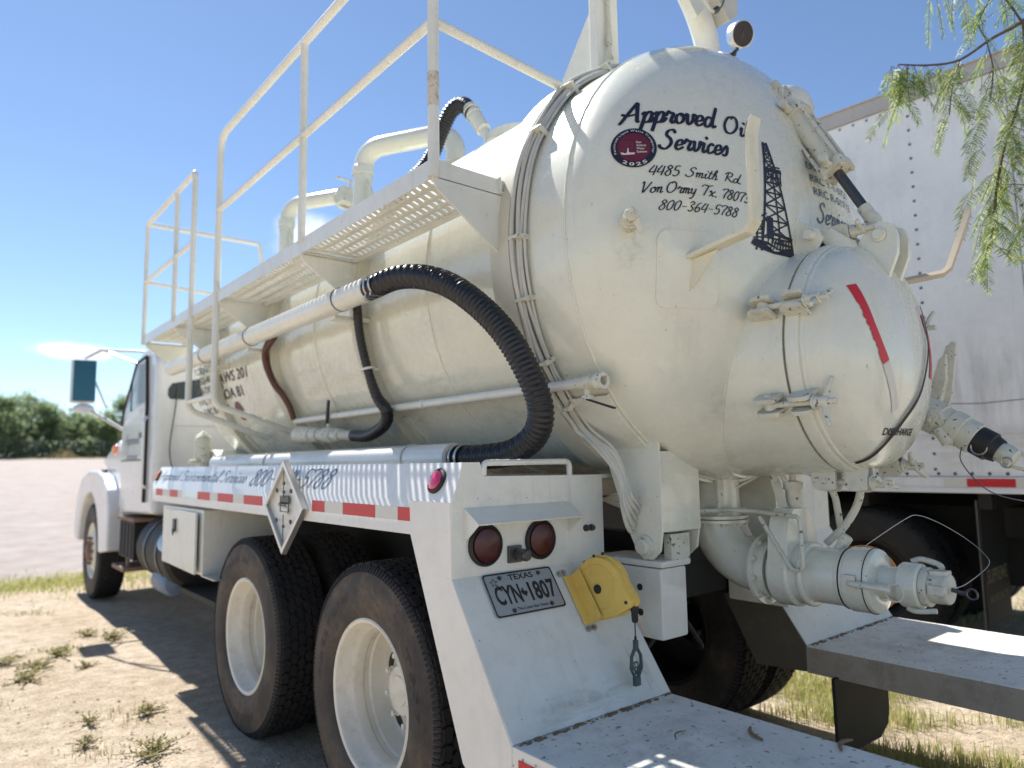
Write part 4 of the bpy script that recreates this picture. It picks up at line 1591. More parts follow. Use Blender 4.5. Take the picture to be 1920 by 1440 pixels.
# ------------------------------------------------------------------ flat bed and rear fenders
for s in (-1, 1):
    def X(a):
        return a * -s if s > 0 else a
    mb = MB()
    cs = [(-1.24, 1.180), (-1.24, 1.306), (-1.185, 1.430), (-1.165, 1.430), (-1.165, 1.40), (-1.20, 1.30), (-1.225, 1.30), (-1.225, 1.18)]
    mb.prism([(X(p[0]), p[1]) for p in cs], 'y', 1.956, 5.92)
    bed = mb.build("bed_side", "bed_paint", T, bevel=.003)
    mb = MB()
    mb.prism([(X(-1.18), 1.36), (X(-1.18), 1.375), (X(-.45), 1.375), (X(-.45), 1.36)], 'y', 1.96, 5.92)
    mb.build("deck_plate", "bed_paint", bed)
    xi = -.53 if s < 0 else .40
    xo = -1.24 * -s if s > 0 else -1.24
    lo, hi = min(xi, xo), max(xi, xo)
    # rear panel, folded: upright part then a slope down to the step
    t_ = .006
    mb = MB()
    ear = [(X(-1.24), 1.054), (X(-1.24), 1.306), (X(-1.19), 1.430), (X(-1.125), 1.430), (X(-1.105), 1.382), (xi, 1.374), (xi, 1.054)]
    mb.prism(ear, 'y', 1.949, 1.956)
    mb.prism3([(xo, 1.949, 1.054), (xi, 1.949, 1.054), (xi, 1.652, .626), (xo, 1.652, .626)], (0, .008, -.0055))
    rp = mb.build("rear_panel", "white_paint", T, angle=12)
    mb = MB()
    mb.prism([(1.956, 1.30), (1.951, 1.054), (1.655, .622), (1.655, .515), (1.70, .497), (1.875, .492), (1.895, .505), (2.204, 1.1795), (2.21, 1.30)], 'x', X(-1.2425), X(-1.236))
    mb.build("fender_skirt", "bed_paint", rp, bevel=.001)
    if s > 0:
        mb = MB().prism([(1.956, 1.06), (1.951, 1.054), (1.655, .622), (1.66, .515), (1.90, .50), (2.204, 1.06)], 'x', .396, .402)
        mb.build("inner_fender", "fender_inner_shade", rp, bevel=.001)
    # step platform
    mb = MB()
    mb.bb(lo, hi, .30, 1.66, .510, .623)
    pf = mb.build("step_platform", "platform_paint", T, bevel=.006)
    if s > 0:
        MB().bb(.3965, .4015, .303, 1.657, .512, .618).build("edge_grime_shade", "grimy_shaded_edge", pf, bevel=.001)  # thin dark sheet over the side face: grime plus painted shade
    mb = MB().bb(xo - .003, xo + .001, 1.30, 1.625, .545, .595) if s < 0 else MB().bb(xo - .001, xo + .003, 1.30, 1.625, .545, .595)
    mb.build("red_reflector", "red_tape", pf)
    if s < 0:
        mb = MB()
        mb.tube(bent([(-1.105, 1.954, 1.385), (-1.105, 1.954, 1.428), (-.70, 1.954, 1.428), (-.70, 1.954, 1.374)], .03), .011, 10)
        mb.build("grab_rail", "white_paint", rp)
# dirt line gathered where slope meets step
for a, b_ in ((-1.235, -.535), (.405, 1.235)):
    mb = MB()
    rnd = random.Random(7)
    for k in range(60):
        x = rnd.uniform(a, b_)
        mb.sphere((x, 1.645 + rnd.uniform(-.012, .004), .624), rnd.uniform(.004, .010), 6, (1.6, .8, .5))
    mb.build("dirt_line", "pod_brown", T, kind="stuff")

# conspicuity tape on the bed side
for (y1, y0, m_) in ((5.81, 5.62, "red_tape"), (5.62, 5.44, "white_tape"), (5.42, 5.22, "red_tape"), (5.22, 5.12, "white_tape"), (4.764, 4.509, "red_tape"), (4.509, 4.365, "white_tape"), (4.36, 4.094, "red_tape"),
                     (4.09, 3.92, "white_tape"), (3.916, 3.646, "red_tape"), (3.038, 2.91, "red_tape"), (2.908, 2.737, "white_tape"), (2.734, 2.463, "red_tape"), (2.461, 2.294, "white_tape"), (2.292, 2.033, "red_tape")):
    MB().bb(-1.2418, -1.2395, y0, y1, 1.226, 1.274).build("red_reflector" if m_ == "red_tape" else "pale_reflector", m_, T)
# sloped-face lettering, marker lamps
sl = flat_frame((-1.24 - .0022, 5.80, 1.306), (0, -1, 0), (.055, 0, .124))
mb = MB()
script_text(mb, "Approved", .02, .035, .072, .50, sl, .11)
script_text(mb, "Environmental", .56, .035, .072, .82, sl, .11)
script_text(mb, "Services", 1.42, .035, .072, .42, sl, .11)
mb.build("bed_lettering", "faded_blue_vinyl", T, smooth=False, weld=False)
mb = MB()
script_text(mb, "800-364-5788", 1.92, .022, .094, .98, sl, .12)
mb.build("bed_phone_lettering", "faded_blue_vinyl", T, smooth=False, weld=False)
nrm = Vector((-.124, 0, .055)).normalized()
for (y, m_, r) in ((2.075, "magenta_lens", .036), (5.86, "amber_lens", .034)):
    c = Vector((-1.213, y, 1.367))
    o = MB().lathe([(r * 1.28, -.004), (r * 1.28, .007), (r * 1.05, .012), (r * 1.02, .008)], c, nrm, 28).build("marker_lamp", "black_rubber", T)
    MB().lathe([(r, .006), (r * .96, .014), (r * .6, .020), (.0005, .022)], c, nrm, 24, cap=False).build("lens", m_, o)

# tail lamp hood, lamps, plug
mb = MB()
mb.prism([(1.950, 1.275), (1.872, 1.225), (1.868, 1.230), (1.950, 1.281)], 'x', -1.192, -.715)
for x in (-1.192, -.719):
    mb.prism([(1.950, 1.276), (1.870, 1.226), (1.950, 1.165)], 'x', x, x + .004)
mb.build("lamp_hood", "white_paint", T, bevel=.001)
for x in (-1.107, -.860):
    o = MB().lathe([(.070, 0), (.070, .010), (.062, .016), (.058, .010)], (x, 1.949, 1.152), (0, -1, 0), 32).build("tail_lamp", "black_rubber", T)
    MB().lathe([(.058, .008), (.055, .016), (.035, .021), (.0005, .023)], (x, 1.949, 1.152), (0, -1, 0), 28, cap=False).build("lens", "red_lens", o)
mb = MB()
mb.box((-.982, 1.944, 1.112), (.058, .012, .058))
mb.lathe([(.021, 0), (.021, .045), (.018, .048), (.018, .052), (.0005, .052)], (-.972, 1.940, 1.112), (.1, -1, -.05), 14)
mb.build("plug_socket", "dark_steel", T, bevel=.002)
mb = MB()
for x in (-.628, -.600):
    mb.lathe([(.013, 0), (.013, .008), (.009, .008), (.009, .018)], (x, 1.949, 1.176), (0, -1, 0), 12)
split_build(mb, "stud", "dark_steel", T)

# ------------------------------------------------------------------ licence plate on the slope
sn = Vector((0, -.431 * 1, .297)).normalized()
sn = Vector((0, -.822, .570)).normalized()
sv = Vector((0, .570, .822)).normalized()
so = Vector((-.977, 1.903, .988)) + sn * .004
pf_ = lambda a, b_, h=0.0: so + Vector((1, 0, 0)) * a + sv * b_ + sn * h
cor = []
for (cx, cy, a0) in ((.1425, .066, 0), (-.1425, .066, 1), (-.1425, -.066, 2), (.1425, -.066, 3)):
    for k in range(5):
        a = (a0 + k / 4) * math.pi / 2
        cor.append((cx + .010 * math.cos(a), cy + .010 * math.sin(a)))
plate = MB().prism3([pf_(*p) for p in cor], sn * .003).build("licence_plate", "plate_silver", T)
mb = MB()
n_ = len(cor)
mb.add([pf_(p[0], p[1], .0036) for p in cor] + [pf_(p[0] * .965, p[1] * .93, .0036) for p in cor], [(k, (k + 1) % n_, n_ + (k + 1) % n_, n_ + k) for k in range(n_)])
pl3 = lambda a, b_: pf_(a, b_, .0038)
sans(mb, "TEXAS", -.048, .046, .021, .108, pl3, .02)
sans(mb, "CYN", -.128, -.034, .066, .108, pl3, .028)
sans(mb, "1807", .018, -.034, .066, .118, pl3, .028)
sans(mb, "The Lone Star State", -.060, -.061, .010, .135, pl3, .012)
# Texas outline between the groups and the star, top left
tx = [(-.02, .012), (-.012, .012), (-.012, .022), (-.002, .022), (-.002, .008), (.016, .006), (.016, -.004), (.010, -.008), (.004, -.020), (-.002, -.018), (-.006, -.008), (-.012, -.010), (-.02, .0)]
mb.add([pl3(-.003 + p[0] * .75, -.004 + p[1] * .75) for p in tx], [(0, 1, 4, 12), (1, 2, 3, 4), (4, 5, 6, 7, 11, 12), (7, 8, 9, 10, 11)])
star = []
for k in range(10):
    r = .018 if k % 2 == 0 else .0075
    a = math.pi / 2 + k * math.pi / 5
    star.append((-.115 + r * math.cos(a), .044 + r * math.sin(a)))
st2 = [(-.115 + (p[0] + .115) * .72, .044 + (p[1] - .044) * .72) for p in star]
mb.add([pl3(*p) for p in star] + [pl3(*p) for p in st2], [(k, (k + 1) % 10, 10 + (k + 1) % 10, 10 + k) for k in range(10)])
mb.build("plate_lettering", "black_vinyl", plate, smooth=False, weld=False)
mb = MB()
for p in ((-.085, .058), (.088, .058), (-.075, -.060), (.092, -.058)):
    mb.bolt(pf_(p[0], p[1], .003), sn, .0058, .006)
split_build(mb, "plate_bolt", "dark_steel", plate)

# ------------------------------------------------------------------ yellow grounding reel with clip
rc = Vector((-.70, 1.80, .985))
rx = Vector((-1, -.10, 0)).normalized()          # reel axle points to the left
rsv = sv
rsn = (rsv.cross(rx)).normalized()
if rsn.y > 0:
    rsn = -rsn
pr = []
for k in range(28):
    a = R_(70) + (R_(330) - R_(70)) * k / 27
    pr.append((.098 * math.cos(a), .098 * math.sin(a)))
pr = [(.100 * math.cos(R_(95) + R_(215) * k / 24), .100 * math.sin(R_(95) + R_(215) * k / 24)) for k in range(25)]
# right-hand lobe running down to the cable outlet
outl = [(.098 * math.cos(R_(60) + R_(240) * k / 26), .098 * math.sin(R_(60) + R_(240) * k / 26)) for k in range(27)]


def reel_pt(a, b_, h):
    # a: away from the panel, b_: up the slope, h: along the axle
    return rc + rsn * a + rsv * b_ + rx * h


sil = [(.105 * math.cos(R_(t_)), .105 * math.sin(R_(t_))) for t_ in range(-20, 230, 10)] + [(-.06, -.090), (.03, -.118), (.088, -.122), (.104, -.105)]
mb = MB().prism3([reel_pt(p[0], p[1], -.030) for p in sil], rx * .060)
reel = mb.build("grounding_reel", "reel_yellow", T, bevel=.006)
mb = MB()
fl = [(p[0] * 1.07, p[1] * 1.06) for p in sil]
mb.prism3([reel_pt(p[0], p[1], -.006) for p in fl], rx * .012)
mb.build("reel_flange", "reel_yellow", reel, bevel=.003)
mb = MB()
mb.lathe([(.016, .028), (.016, .0335), (.0005, .0345)], rc + rsv * -.005, rx, 20, cap=False)
for p in ((.085, -.100), (.03, .105), (.07, .092), (-.02, .109)):
    mb.lathe([(.0055, .004), (.0055, .034 if p[0] > .08 else .0085), (.0005, .0345 if p[0] > .08 else .009)], reel_pt(p[0], p[1], 0), rx, 10, cap=False)
mb.build("reel_hub", "black_rubber", reel)
MB().tube([reel_pt(.078 * math.cos(a), .078 * math.sin(a), .0305) for a in np.linspace(0, 2 * math.pi, 40, endpoint=False)], .0022, 6, closed=True).build("pressed_ring", "reel_yellow", reel)
mb = MB()
q = [pf_(.195, .03, .0), pf_(.195, -.155, .0), pf_(.235, -.155, .0), pf_(.235, .03, 0)]
mb.prism3(q, sn * .004)
mb.prism3([pf_(.231, .03, .0), pf_(.231, -.155, 0), pf_(.235, -.155, 0), pf_(.235, .03, 0)], sn * .055)
mb.build("reel_bracket", "reel_yellow", reel, bevel=.001)
mb = MB()
for p in ((.185, .042), (.205, .044), (.205, -.170), (.232, -.170)):
    mb.bolt(pf_(p[0], p[1], 0), sn, .0075, .010)
split_build(mb, "reel_bolt", "bare_steel", reel)
ce = reel_pt(.088, -.118, 0)
mb = MB()
mb.lathe([(.014, 0), (.016, .012), (.012, .02), (.011, .05), (.008, .055)], ce, (0, 0, -1), 12)
mb.cyl(ce + V(0, 0, -.05), ce + V(0, 0, -.125), .0022, seg=6)
mb.lathe([(.004, 0), (.005, .015), (.003, .02)], ce + V(0, 0, -.10), (0, 0, -1), 8)
mb.build("reel_cable", "black_rubber", reel)
cz = ce + V(0, 0, -.118)
mb = MB()
mb.box(cz + V(0, 0, -.012), (.016, .012, .034))
for s in (-1, 1):
    mb.tube([cz + V(s * .006, 0, -.022), cz + V(s * .022, 0, -.045), cz + V(s * .026, 0, -.085), cz + V(s * .004, 0, -.122)], .0062, 6)
    mb.tube([cz + V(s * .020, 0, -.078), cz + V(-s * .006, 0, -.105)], .004, 6)
mb.box(cz + V(0, 0, -.128), (.026, .014, .028))
for k in range(3):
    mb.tube(arc((cz.x - .006 + k * .005, cz.y, cz.z - .075), .010, 0, 2 * math.pi, 10, 'yz'), .0014, 5)
mb.build("grounding_clip", "teal_clip", reel, bevel=.002)

# ------------------------------------------------------------------ tank cradle / hinge posts at the rear
for s in (-1, 1):
    mb = MB()
    xo = .50 * s
    xi = .27 * s
    pl = [(1.975, 1.50), (1.69, 1.52), (1.688, 1.16), (1.70, 1.095), (1.735, 1.065), (1.775, 1.062), (1.81, 1.09), (1.84, 1.15)]
    mb.prism(pl, 'x', xo, xo - .012 * s)
    mb.prism(pl, 'x', xi, xi + .012 * s)
    mb.bb(min(xo, xi), max(xo, xi), 1.684, 1.690, 1.165, 1.46)
    cr = mb.build("cradle_post", "tank_paint", T, bevel=.003)
    mb = MB()
    for h0 in (xo,):
        mb.lathe([(.040, -.005), (.040, .010), (.028, .012), (.028, .030), (.024, .034), (.0005, .034)], (h0, 1.765, 1.112), (s, 0, 0), 24, cap=False)
    mb.bb(xo - .17 * s, xo - .06 * s, 1.695, 1.73, 1.05, 1.155)
    mb.build("hinge_pin", "fitting_paint", cr, bevel=.002)
    mb = MB()
    mb.bb(min(xo, xo - .15 * s), max(xo, xo - .15 * s), 1.70, 2.0, .78, 1.035)
    mb.bb(min(xo + .004 * s, xo - .17 * s), max(xo + .004 * s, xo - .17 * s), 1.69, 2.02, 1.036, 1.062)
    fb = mb.build("frame_end_box", "white_paint", T, bevel=.012)
    mb = MB()
    for z in (.96, .87):
        mb.lathe([(.013, 0), (.013, .002), (.0005, .002)], (xo, 1.80, z), (s, 0, 0), 12)
    split_build(mb, "bolt_hole", "black_rubber", fb)

# chassis
mb = MB()
for s in (-1, 1):
    mb.bb(s * .35, s * .44, 2.02, 9.9, .80, 1.05)
for y in (2.05, 3.3, 4.7, 6.2, 8.0):
    mb.bb(-.36, .36, y - .04, y + .04, .82, 1.02)
mb.bb(-.9, .9, 1.98, 2.02, .98, 1.06)
for y in (2.62, 4.02):
    mb.cyl((-1.0, y, .52), (1.0, y, .52), .075, seg=14)
    mb.sphere((0, y, .53), .22, 14)
mb.cyl((-.9, 9.3, .50), (.9, 9.3, .50), .06, seg=12)
mb.cyl((0, 4.02, .6), (0, 7.0, .72), .05, seg=12)
mb.bb(-.38, .38, 8.2, 10.0, .72, 1.25)
mb.build("chassis", "chassis_black", T, bevel=.006)
mb = MB()
mb.tube(arc((-.15, 2.1, .72), .10, 0, 2 * math.pi, 20, 'xz'), .012, 8, closed=False)
mb.tube(catmull([(-.40, 1.93, .80), (-.43, 1.88, .66), (-.46, 1.92, .55), (-.48, 2.1, .50)], 6), .016, 8)
mb.tube(catmull([(-.1, 2.0, .85), (0, 1.95, .7), (.12, 2.0, .6), (.2, 2.2, .6)], 6), .012, 8)
mb.build("air_line", "black_rubber", T)

# ------------------------------------------------------------------ discharge pipework under the hatch
mb = MB()
mb.lathe([(.095, 0), (.095, .22)], (0, 1.80, 1.165), (0, 0, 1), 32)
mb.lathe([(.128, 0), (.128, .012), (.128, .012)], (0, 1.80, 1.185), (0, 0, 1), 32)
mb.lathe([(.128, 0), (.128, .012)], (0, 1.80, 1.168), (0, 0, 1), 32)
el = [(0, 1.80, 1.17)] + [(0, 1.80 - .20 * (1 - math.cos(a)), 1.168 - .17 * math.sin(a)) for a in np.linspace(0, math.pi / 2, 12)] + [(0, 1.575, .998)]
mb.tube(el, .094, 32)
mb.lathe([(.134, 0), (.134, .014), (.108, .014), (.108, .05)], (0, 1.585, .998), (0, -1, 0), 36)
elb = mb.build("discharge_elbow", "tank_paint", T, bevel=.002, angle=40)
mb = MB()
for k in range(10):
    a = 2 * math.pi * k / 10 + .2
    mb.bolt((.120 * math.cos(a), 1.571, .998 + .120 * math.sin(a)), (0, -1, 0), .010, .012)
    mb.bolt((.114 * math.cos(a), 1.80 + .114 * math.sin(a), 1.168), (0, 0, -1), .009, .012)
split_build(mb, "flange_bolt", "fitting_paint", elb)
mb = MB()
mb.lathe([(.112, 0), (.125, .01), (.125, .085), (.112, .095), (.112, .12), (.118, .125), (.118, .14), (.112, .145)], (0, 1.52, .998), (0, -1, 0), 36)
body = [(-.118, .98), (-.118, 1.06), (-.105, 1.15), (-.085, 1.20), (-.05, 1.238), (.05, 1.238), (.085, 1.20), (.105, 1.15), (.118, 1.06), (.118, .98)]
mb.prism(body, 'y', 1.425, 1.505)
gv_ = mb.build("gate_valve", "tank_paint", T, bevel=.008)
mb = MB()
mb.lathe([(.028, 0), (.028, .07), (.036, .07), (.036, .10), (.012, .105), (.012, .20)], (.02, 1.465, 1.235), (.05, .0, 1), 16)
mb.prism([(1.50, 1.24), (1.53, 1.36), (1.50, 1.37), (1.46, 1.24)], 'x', -.03, -.022)
mb.build("valve_stem", "fitting_paint", gv_)
mb = MB()
mb.lathe([(.100, 0), (.100, .120), (.103, .122), (.103, .135), (.100, .137), (.106, .140), (.106, .150), (.112, .153), (.112, .225), (.108, .238), (.088, .246), (.060, .250)], (0, 1.385, .998), (0, -1, 0), 36)
mb.lathe([(.056, .24), (.054, .305), (.068, .310), (.074, .318), (.074, .372), (.066, .378)], (0, 1.385, .998), (0, -1, 0), 28)
dpipe = mb.build("discharge_pipe", "tank_paint", T, bevel=.0015)
mb = MB()
for yy, rg in ((1.383, .1145), (1.2465, .1075), (1.160, .1135)):
    mb.lathe([(rg - .02, 0), (rg, 0), (rg, -.003), (rg - .02, -.003)], (0, yy, .998), (0, -1, 0), 40, cap=False)
split_build(mb, "gasket", "black_rubber", dpipe)
mb = MB()
mb.lathe([(.060, 0), (.064, .006), (.064, .022), (.056, .026)], (0, 1.008, .998), (0, -1, 0), 28)
mb.lathe([(.050, .02), (.050, .075), (.046, .082), (.0005, .083)], (0, 1.008, .998), (0, -1, 0), 24, cap=False)
mb.box((0, .955, 1.048), (.05, .05, .014))
mb.box((-.05, .955, .998), (.014, .045, .03))
cp = mb.build("dust_cap", "fitting_paint", dpipe, bevel=.003)
mb = MB()
mb.tube([(0, .925, .998), (.0, .90, .992), (0, .885, .990)], .007, 8)
mb.tube(arc((0, .868, .990), .016, 0, 2 * math.pi, 14, 'yz'), .0035, 6)
mb.build("cap_ring", "dark_steel", cp)
# cam arms
mb = MB()
mb.tube(catmull([(-.112, 1.20, 1.005), (-.126, 1.19, 1.0), (-.128, 1.14, .998), (-.122, 1.09, .995), (-.112, 1.07, .99)], 6), .012, 8)
mb.tube(arc((-.115, 1.055, .985), .028, 0, 2 * math.pi, 18, 'yz'), .003, 6)
mb.box((-.112, 1.20, 1.005), (.028, .045, .045))
mb.tube(catmull([(.02, 1.05, 1.072), (.03, 1.02, 1.082), (.03, .97, 1.070), (.02, .955, 1.058)], 6), .010, 8)
mb.tube(catmull([(-.03, 1.05, .926), (-.04, 1.02, .922), (-.035, .96, .930)], 6), .009, 8)
mb.lathe([(.018, 0), (.018, .03), (.022, .03), (.022, .06), (.014, .065)], (.02, 1.30, 1.09), (.2, -.5, .8), 10)
split_build(mb, "cam_arm", "fitting_paint", dpipe, bevel=.002)
# linkage bars: hook rod with triangle guard
mb = MB()
mb.cyl((-.22, 1.80, 1.222), (0.0, 1.66, 1.222), .009, seg=8)
mb.tube(bent([(-.10, 1.74, 1.225), (-.06, 1.58, 1.222), (-.13, 1.36, 1.215), (-.13, 1.355, 1.03), (-.125, 1.40, 1.02), (-.10, 1.54, 1.205)], .02, 4), .0085, 8)
mb.bb(-.10, -.06, 1.72, 1.735, 1.20, 1.40)
mb.build("linkage_rod", "fitting_paint", T, bevel=.002)
mb = MB()
mb.tube(bent([(.02, 1.50, 1.395), (.10, 1.42, 1.37), (.14, 1.36, 1.30), (.16, 1.34, 1.02)], .05, 5), .013, 10)
mb.tube(catmull([(-.02, 1.50, 1.39), (.0, 1.47, 1.32), (.03, 1.455, 1.27)], 5), .009, 8)
mb.tube(catmull([(.10, 1.24, 1.40), (.13, 1.26, 1.28), (.12, 1.31, 1.18), (.09, 1.38, 1.10)], 6), .014, 10)
mb.tube(catmull([(-.06, 1.86, 1.22), (.0, 1.72, 1.30), (.10, 1.56, 1.40)], 4), .005, 6)
mb.build("control_pipe", "fitting_paint", T)
# wire tether sagging between fittings
mb = MB().tube(resample(catmull([(.03, 1.22, 1.10), (.06, 1.19, 1.13), (.16, 1.12, 1.20), (.20, 1.09, 1.215), (.26, 1.04, 1.185), (.32, .98, 1.13), (.33, .93, 1.08), (.27, .90, 1.05), (.10, .91, 1.01), (.02, .92, 1.0)], 8), .012), .0012, 6)
mb.build("tether_wire", "bare_steel", T)

# second outlet on the far lower quarter
q0 = Vector((.42, 1.36, 1.72))
qd = (Vector((.45, .86, 1.418)) - Vector((.45, 1.14, 1.605))).normalized()
q1 = Vector((.45, 1.16, 1.618))
mb = MB()
mb.tube(catmull([(.55, 1.55, 1.75), (.50, 1.36, 1.74), q1 - qd * .05, q1], 8), .062, 22)
mb.lathe([(.066, 0), (.066, .10), (.060, .105), (.060, .135), (.066, .138), (.066, .185), (.061, .19), (.061, .235), (.055, .24)], q1, qd, 26)
o2 = mb.build("outlet_pipe", "fitting_paint", T, bevel=.002)
mb = MB().lathe([(.054, 0), (.056, .01), (.056, .055), (.050, .06), (.044, .085)], q1 + qd * .238, qd, 24)
mb.build("outlet_coupler", "black_rubber", o2)
mb = MB().lathe([(.036, 0), (.038, .06), (.030, .065), (.0005, .066)], q1 + qd * .315, qd, 20, cap=False)
for s in (-1, 1):
    mb.tube(catmull([q1 + qd * .30 + V(.03, 0, .04 * s), q1 + qd * .36 + V(.03, 0, .036 * s), q1 + qd * .41 + V(.03, -.01, .022 * s)], 4), .007, 6)
mb.build("outlet_cap", "fitting_paint", o2, bevel=.002)
mb = MB()
for off, rr in ((.24, .026), (.34, .018)):
    c = q1 + qd * off + Vector((-.05, -.02, -.03))
    mb.tube(arc(c, rr, 0, 2 * math.pi, 16, 'yz'), .003, 6)
split_build(mb, "pull_ring", "bare_steel", o2)
mb = MB()
mb.prism([(1.13, 1.62), (1.055, 1.85), (1.03, 1.872), (1.015, 1.86), (1.045, 1.66), (1.075, 1.58)], 'x', .49, .505)
mb.prism([(1.12, 1.66), (1.07, 1.80), (1.045, 1.82), (1.05, 1.72), (1.08, 1.62)], 'x', .455, .49)
mb.tube(catmull([(.44, 1.12, 1.64), (.41, 1.10, 1.62), (.40, 1.06, 1.58), (.405, 1.05, 1.54)], 5), .012, 8)
mb.cyl((.40, 1.07, 1.53), (.40, 1.04, 1.47), .022, seg=12)
mb.build("outlet_lever", "fitting_paint", o2, bevel=.003)
mb = MB().tube(resample(catmull([q1 + qd * .17 + V(-.04, -.02, -.06), (.40, 1.0, 1.40), (.42, .93, 1.30), (.50, .84, 1.26), (.62, .74, 1.255), (.75, .62, 1.26)], 8), .015), .0022, 6)
mb.build("tether_wire", "dark_steel", o2)

# weathering on the rear panel, steps and bed
spf = lambda a, b_: pf_(a, b_, -.0028)
film("rust_streak", "rust_run", T, spf, .30, .42, -.46, -.20)
film("grime_streak", "grime_run", T, spf, -.10, .22, -.40, -.09)
film("dust_film", "dust_film", T, spf, -.25, .43, -.52, -.30)
up_ = flat_frame((-1.0, 1.9478, 1.20), (1, 0, 0), (0, 0, 1))
film("grime_streak", "grime_run", T, up_, -.20, .45, -.12, .16)
top_ = flat_frame((-.9, 1.0, .6244), (1, 0, 0), (0, 1, 0))
film("dust_film", "dust_film", T, top_, -.33, .36, .10, .65)
film("oil_stain", "grime_run", T, top_, -.20, .34, -.2, .55)
top2 = flat_frame((.8, 1.0, .6244), (1, 0, 0), (0, 1, 0))
film("dust_film", "dust_film", T, top2, -.38, .42, -.1, .65)
sk_ = flat_frame((-1.2432, 1.9, .9), (0, -1, 0), (0, 0, 1))

# ------------------------------------------------------------------ placard holder, tool box
pc = Vector((-1.262, 3.305, 1.235))
pu, pv = Vector((0, -1, 0)), Vector((0, 0, 1))


def dia(r, h):
    return [pc + pu * a * r * 1.08 + pv * b_ * r - Vector((h, 0, 0)) for a, b_ in ((0, 1), (1, 0), (0, -1), (-1, 0))]


mb = MB().prism3(dia(.205, -.016), (-.004, 0, 0))
plc = mb.build("placard_holder", "white_paint", T, bevel=.001)
mb = MB()
A, B = dia(.218, .010), dia(.190, .010)
C_, D_ = dia(.222, -.016), dia(.204, -.014)
for k in range(4):
    k2 = (k + 1) % 4
    mb.add([A[k], A[k2], B[k2], B[k], C_[k], C_[k2], D_[k2], D_[k]], [(0, 1, 2, 3), (0, 4, 5, 1), (2, 6, 7, 3), (4, 7, 6, 5)])
mb.build("placard_frame", "aluminium", plc, bevel=.002)
mb = MB()
for (y0, y1, z0, z1) in ((-.05, .05, -.002, .002), (-.05, .05, -.074, -.070), (-.052, -.048, -.074, .002), (.048, .052, -.074, .002)):
    mb.bb(pc.x - .001, pc.x + .003, pc.y + y0, pc.y + y1, pc.z + .05 + z0, pc.z + .05 + z1)
mb.bb(pc.x - .0005, pc.x + .002, pc.y - .047, pc.y + .047, pc.z + .014, pc.z + .046)
mb.cyl(pc + V(-.004, 0, .045), pc + V(-.004, 0, .17), .0025, seg=6)
mb.cyl(pc + V(-.004, 0, -.035), pc + V(-.004, 0, -.16), .0025, seg=6)
for k in range(6):
    mb.tube(arc((pc.x - .003, pc.y - .040 + k * .016, pc.z + .012), .008, 0, math.pi * 1.5, 8, 'xz'), .0018, 5)
for (a, b_) in ((-.085, .075), (.085, .075), (-.085, -.065), (.085, -.065), (0, .11), (0, .07), (0, -.09)):
    mb.box(pc + V(-.003, a, b_), (.008, .016, .014), Matrix.Rotation(.6 if a else 0, 3, 'X'))
mb.build("placard_clip", "dark_steel", plc)
mb = MB().bb(-1.262, -1.236, 3.27, 3.34, 1.20, 1.23)
mb.build("placard_mount", "white_paint", plc)

mb = MB().bb(-1.232, -.74, 4.655, 5.62, .765, 1.16)
tb = mb.build("tool_box", "white_paint", T, bevel=.006)
mb = MB()
rot = Matrix.Rotation(R_(-2.0), 3, 'Z')
mb.box((-1.243, 5.155, .955), (.014, .90, .372), rot)
td = mb.build("tool_box_door", "white_paint", tb, bevel=.004)
mb = MB()
mb.box((-1.257, 5.22, 1.04), (.012, .05, .085))
mb.box((-1.262, 5.22, 1.005), (.014, .024, .03))
mb.lathe([(.012, 0), (.012, .006)], (-1.262, 5.22, .985), (-1, 0, 0), 10)
mb.build("latch", "dark_steel", td, bevel=.002)
mb = MB().bb(-1.236, -.80, 4.40, 4.655, .762, .768)
mb.build("splash_lip", "aluminium", tb)

# ------------------------------------------------------------------ wheels
TRAD, TWID = .525, .285


def tyre_mesh():
    w = TWID / 2
    pf2 = [(.292, -.105), (.300, -.120), (.330, -.133), (.375, -.1425), (.42, -.1430), (.455, -.137), (.480, -.130), (.490, -.131), (.498, -.128), (.506, -.120), (.508, -.10)]
    full = pf2 + [(.508, 0)] + [(r, -x) for r, x in reversed(pf2)]
    return MB().lathe(full, (0, 0, 0), (1, 0, 0), 88, cap=False).mesh("tyre", angle=60)


def tread_mesh():
    mb = MB()
    nrow, nn = 6, 54
    wv = .232 / nrow
    for r in range(nrow):
        xc = -.116 + wv * (r + .5)
        for k in range(nn):
            a = 2 * math.pi * (k + .5 * (r % 2)) / nn
            da = math.pi / nn * .90
            hw = wv * .46
            top, bot = [], []
            for (u, v_) in ((-1, 0), (-.55, .92), (.55, .92), (1, 0), (.55, -.92), (-.55, -.92)):
                if r in (0, nrow - 1):
                    u, v_ = max(-.9, min(.9, u * 1.2)), v_
                aa = a + u * da * 1.12
                xx = xc + v_ * hw
                R0, R1 = .503, TRAD - .0035 * abs(xx / .116) ** 4
                top.append((xx, R1 * math.cos(aa), R1 * math.sin(aa)))
                bot.append((xx, R0 * math.cos(aa), R0 * math.sin(aa)))
            mb.add(top + bot, [(0, 1, 2, 3, 4, 5)] + [(i, 6 + i, 6 + (i + 1) % 6, (i + 1) % 6) for i in range(6)])
    # shoulder ribs
    for s in (-1, 1):
        for k in range(150):
            a = 2 * math.pi * k / 150
            d = .011
            p = []
            for rr, x in ((.512, s * .1195), (.486, s * .1325)):
                for aa in (a - d, a + d):
                    p.append((x, rr * math.cos(aa), rr * math.sin(aa)))
            q = [(v_[0] + s * .0035, v_[1] * 1.004, v_[2] * 1.004) for v_ in p]
            mb.add(p + q, [(4, 5, 7, 6), (0, 4, 6, 2), (1, 3, 7, 5), (0, 1, 5, 4), (2, 6, 7, 3)])
    return mb.mesh("tread", smooth=False, weld=False)


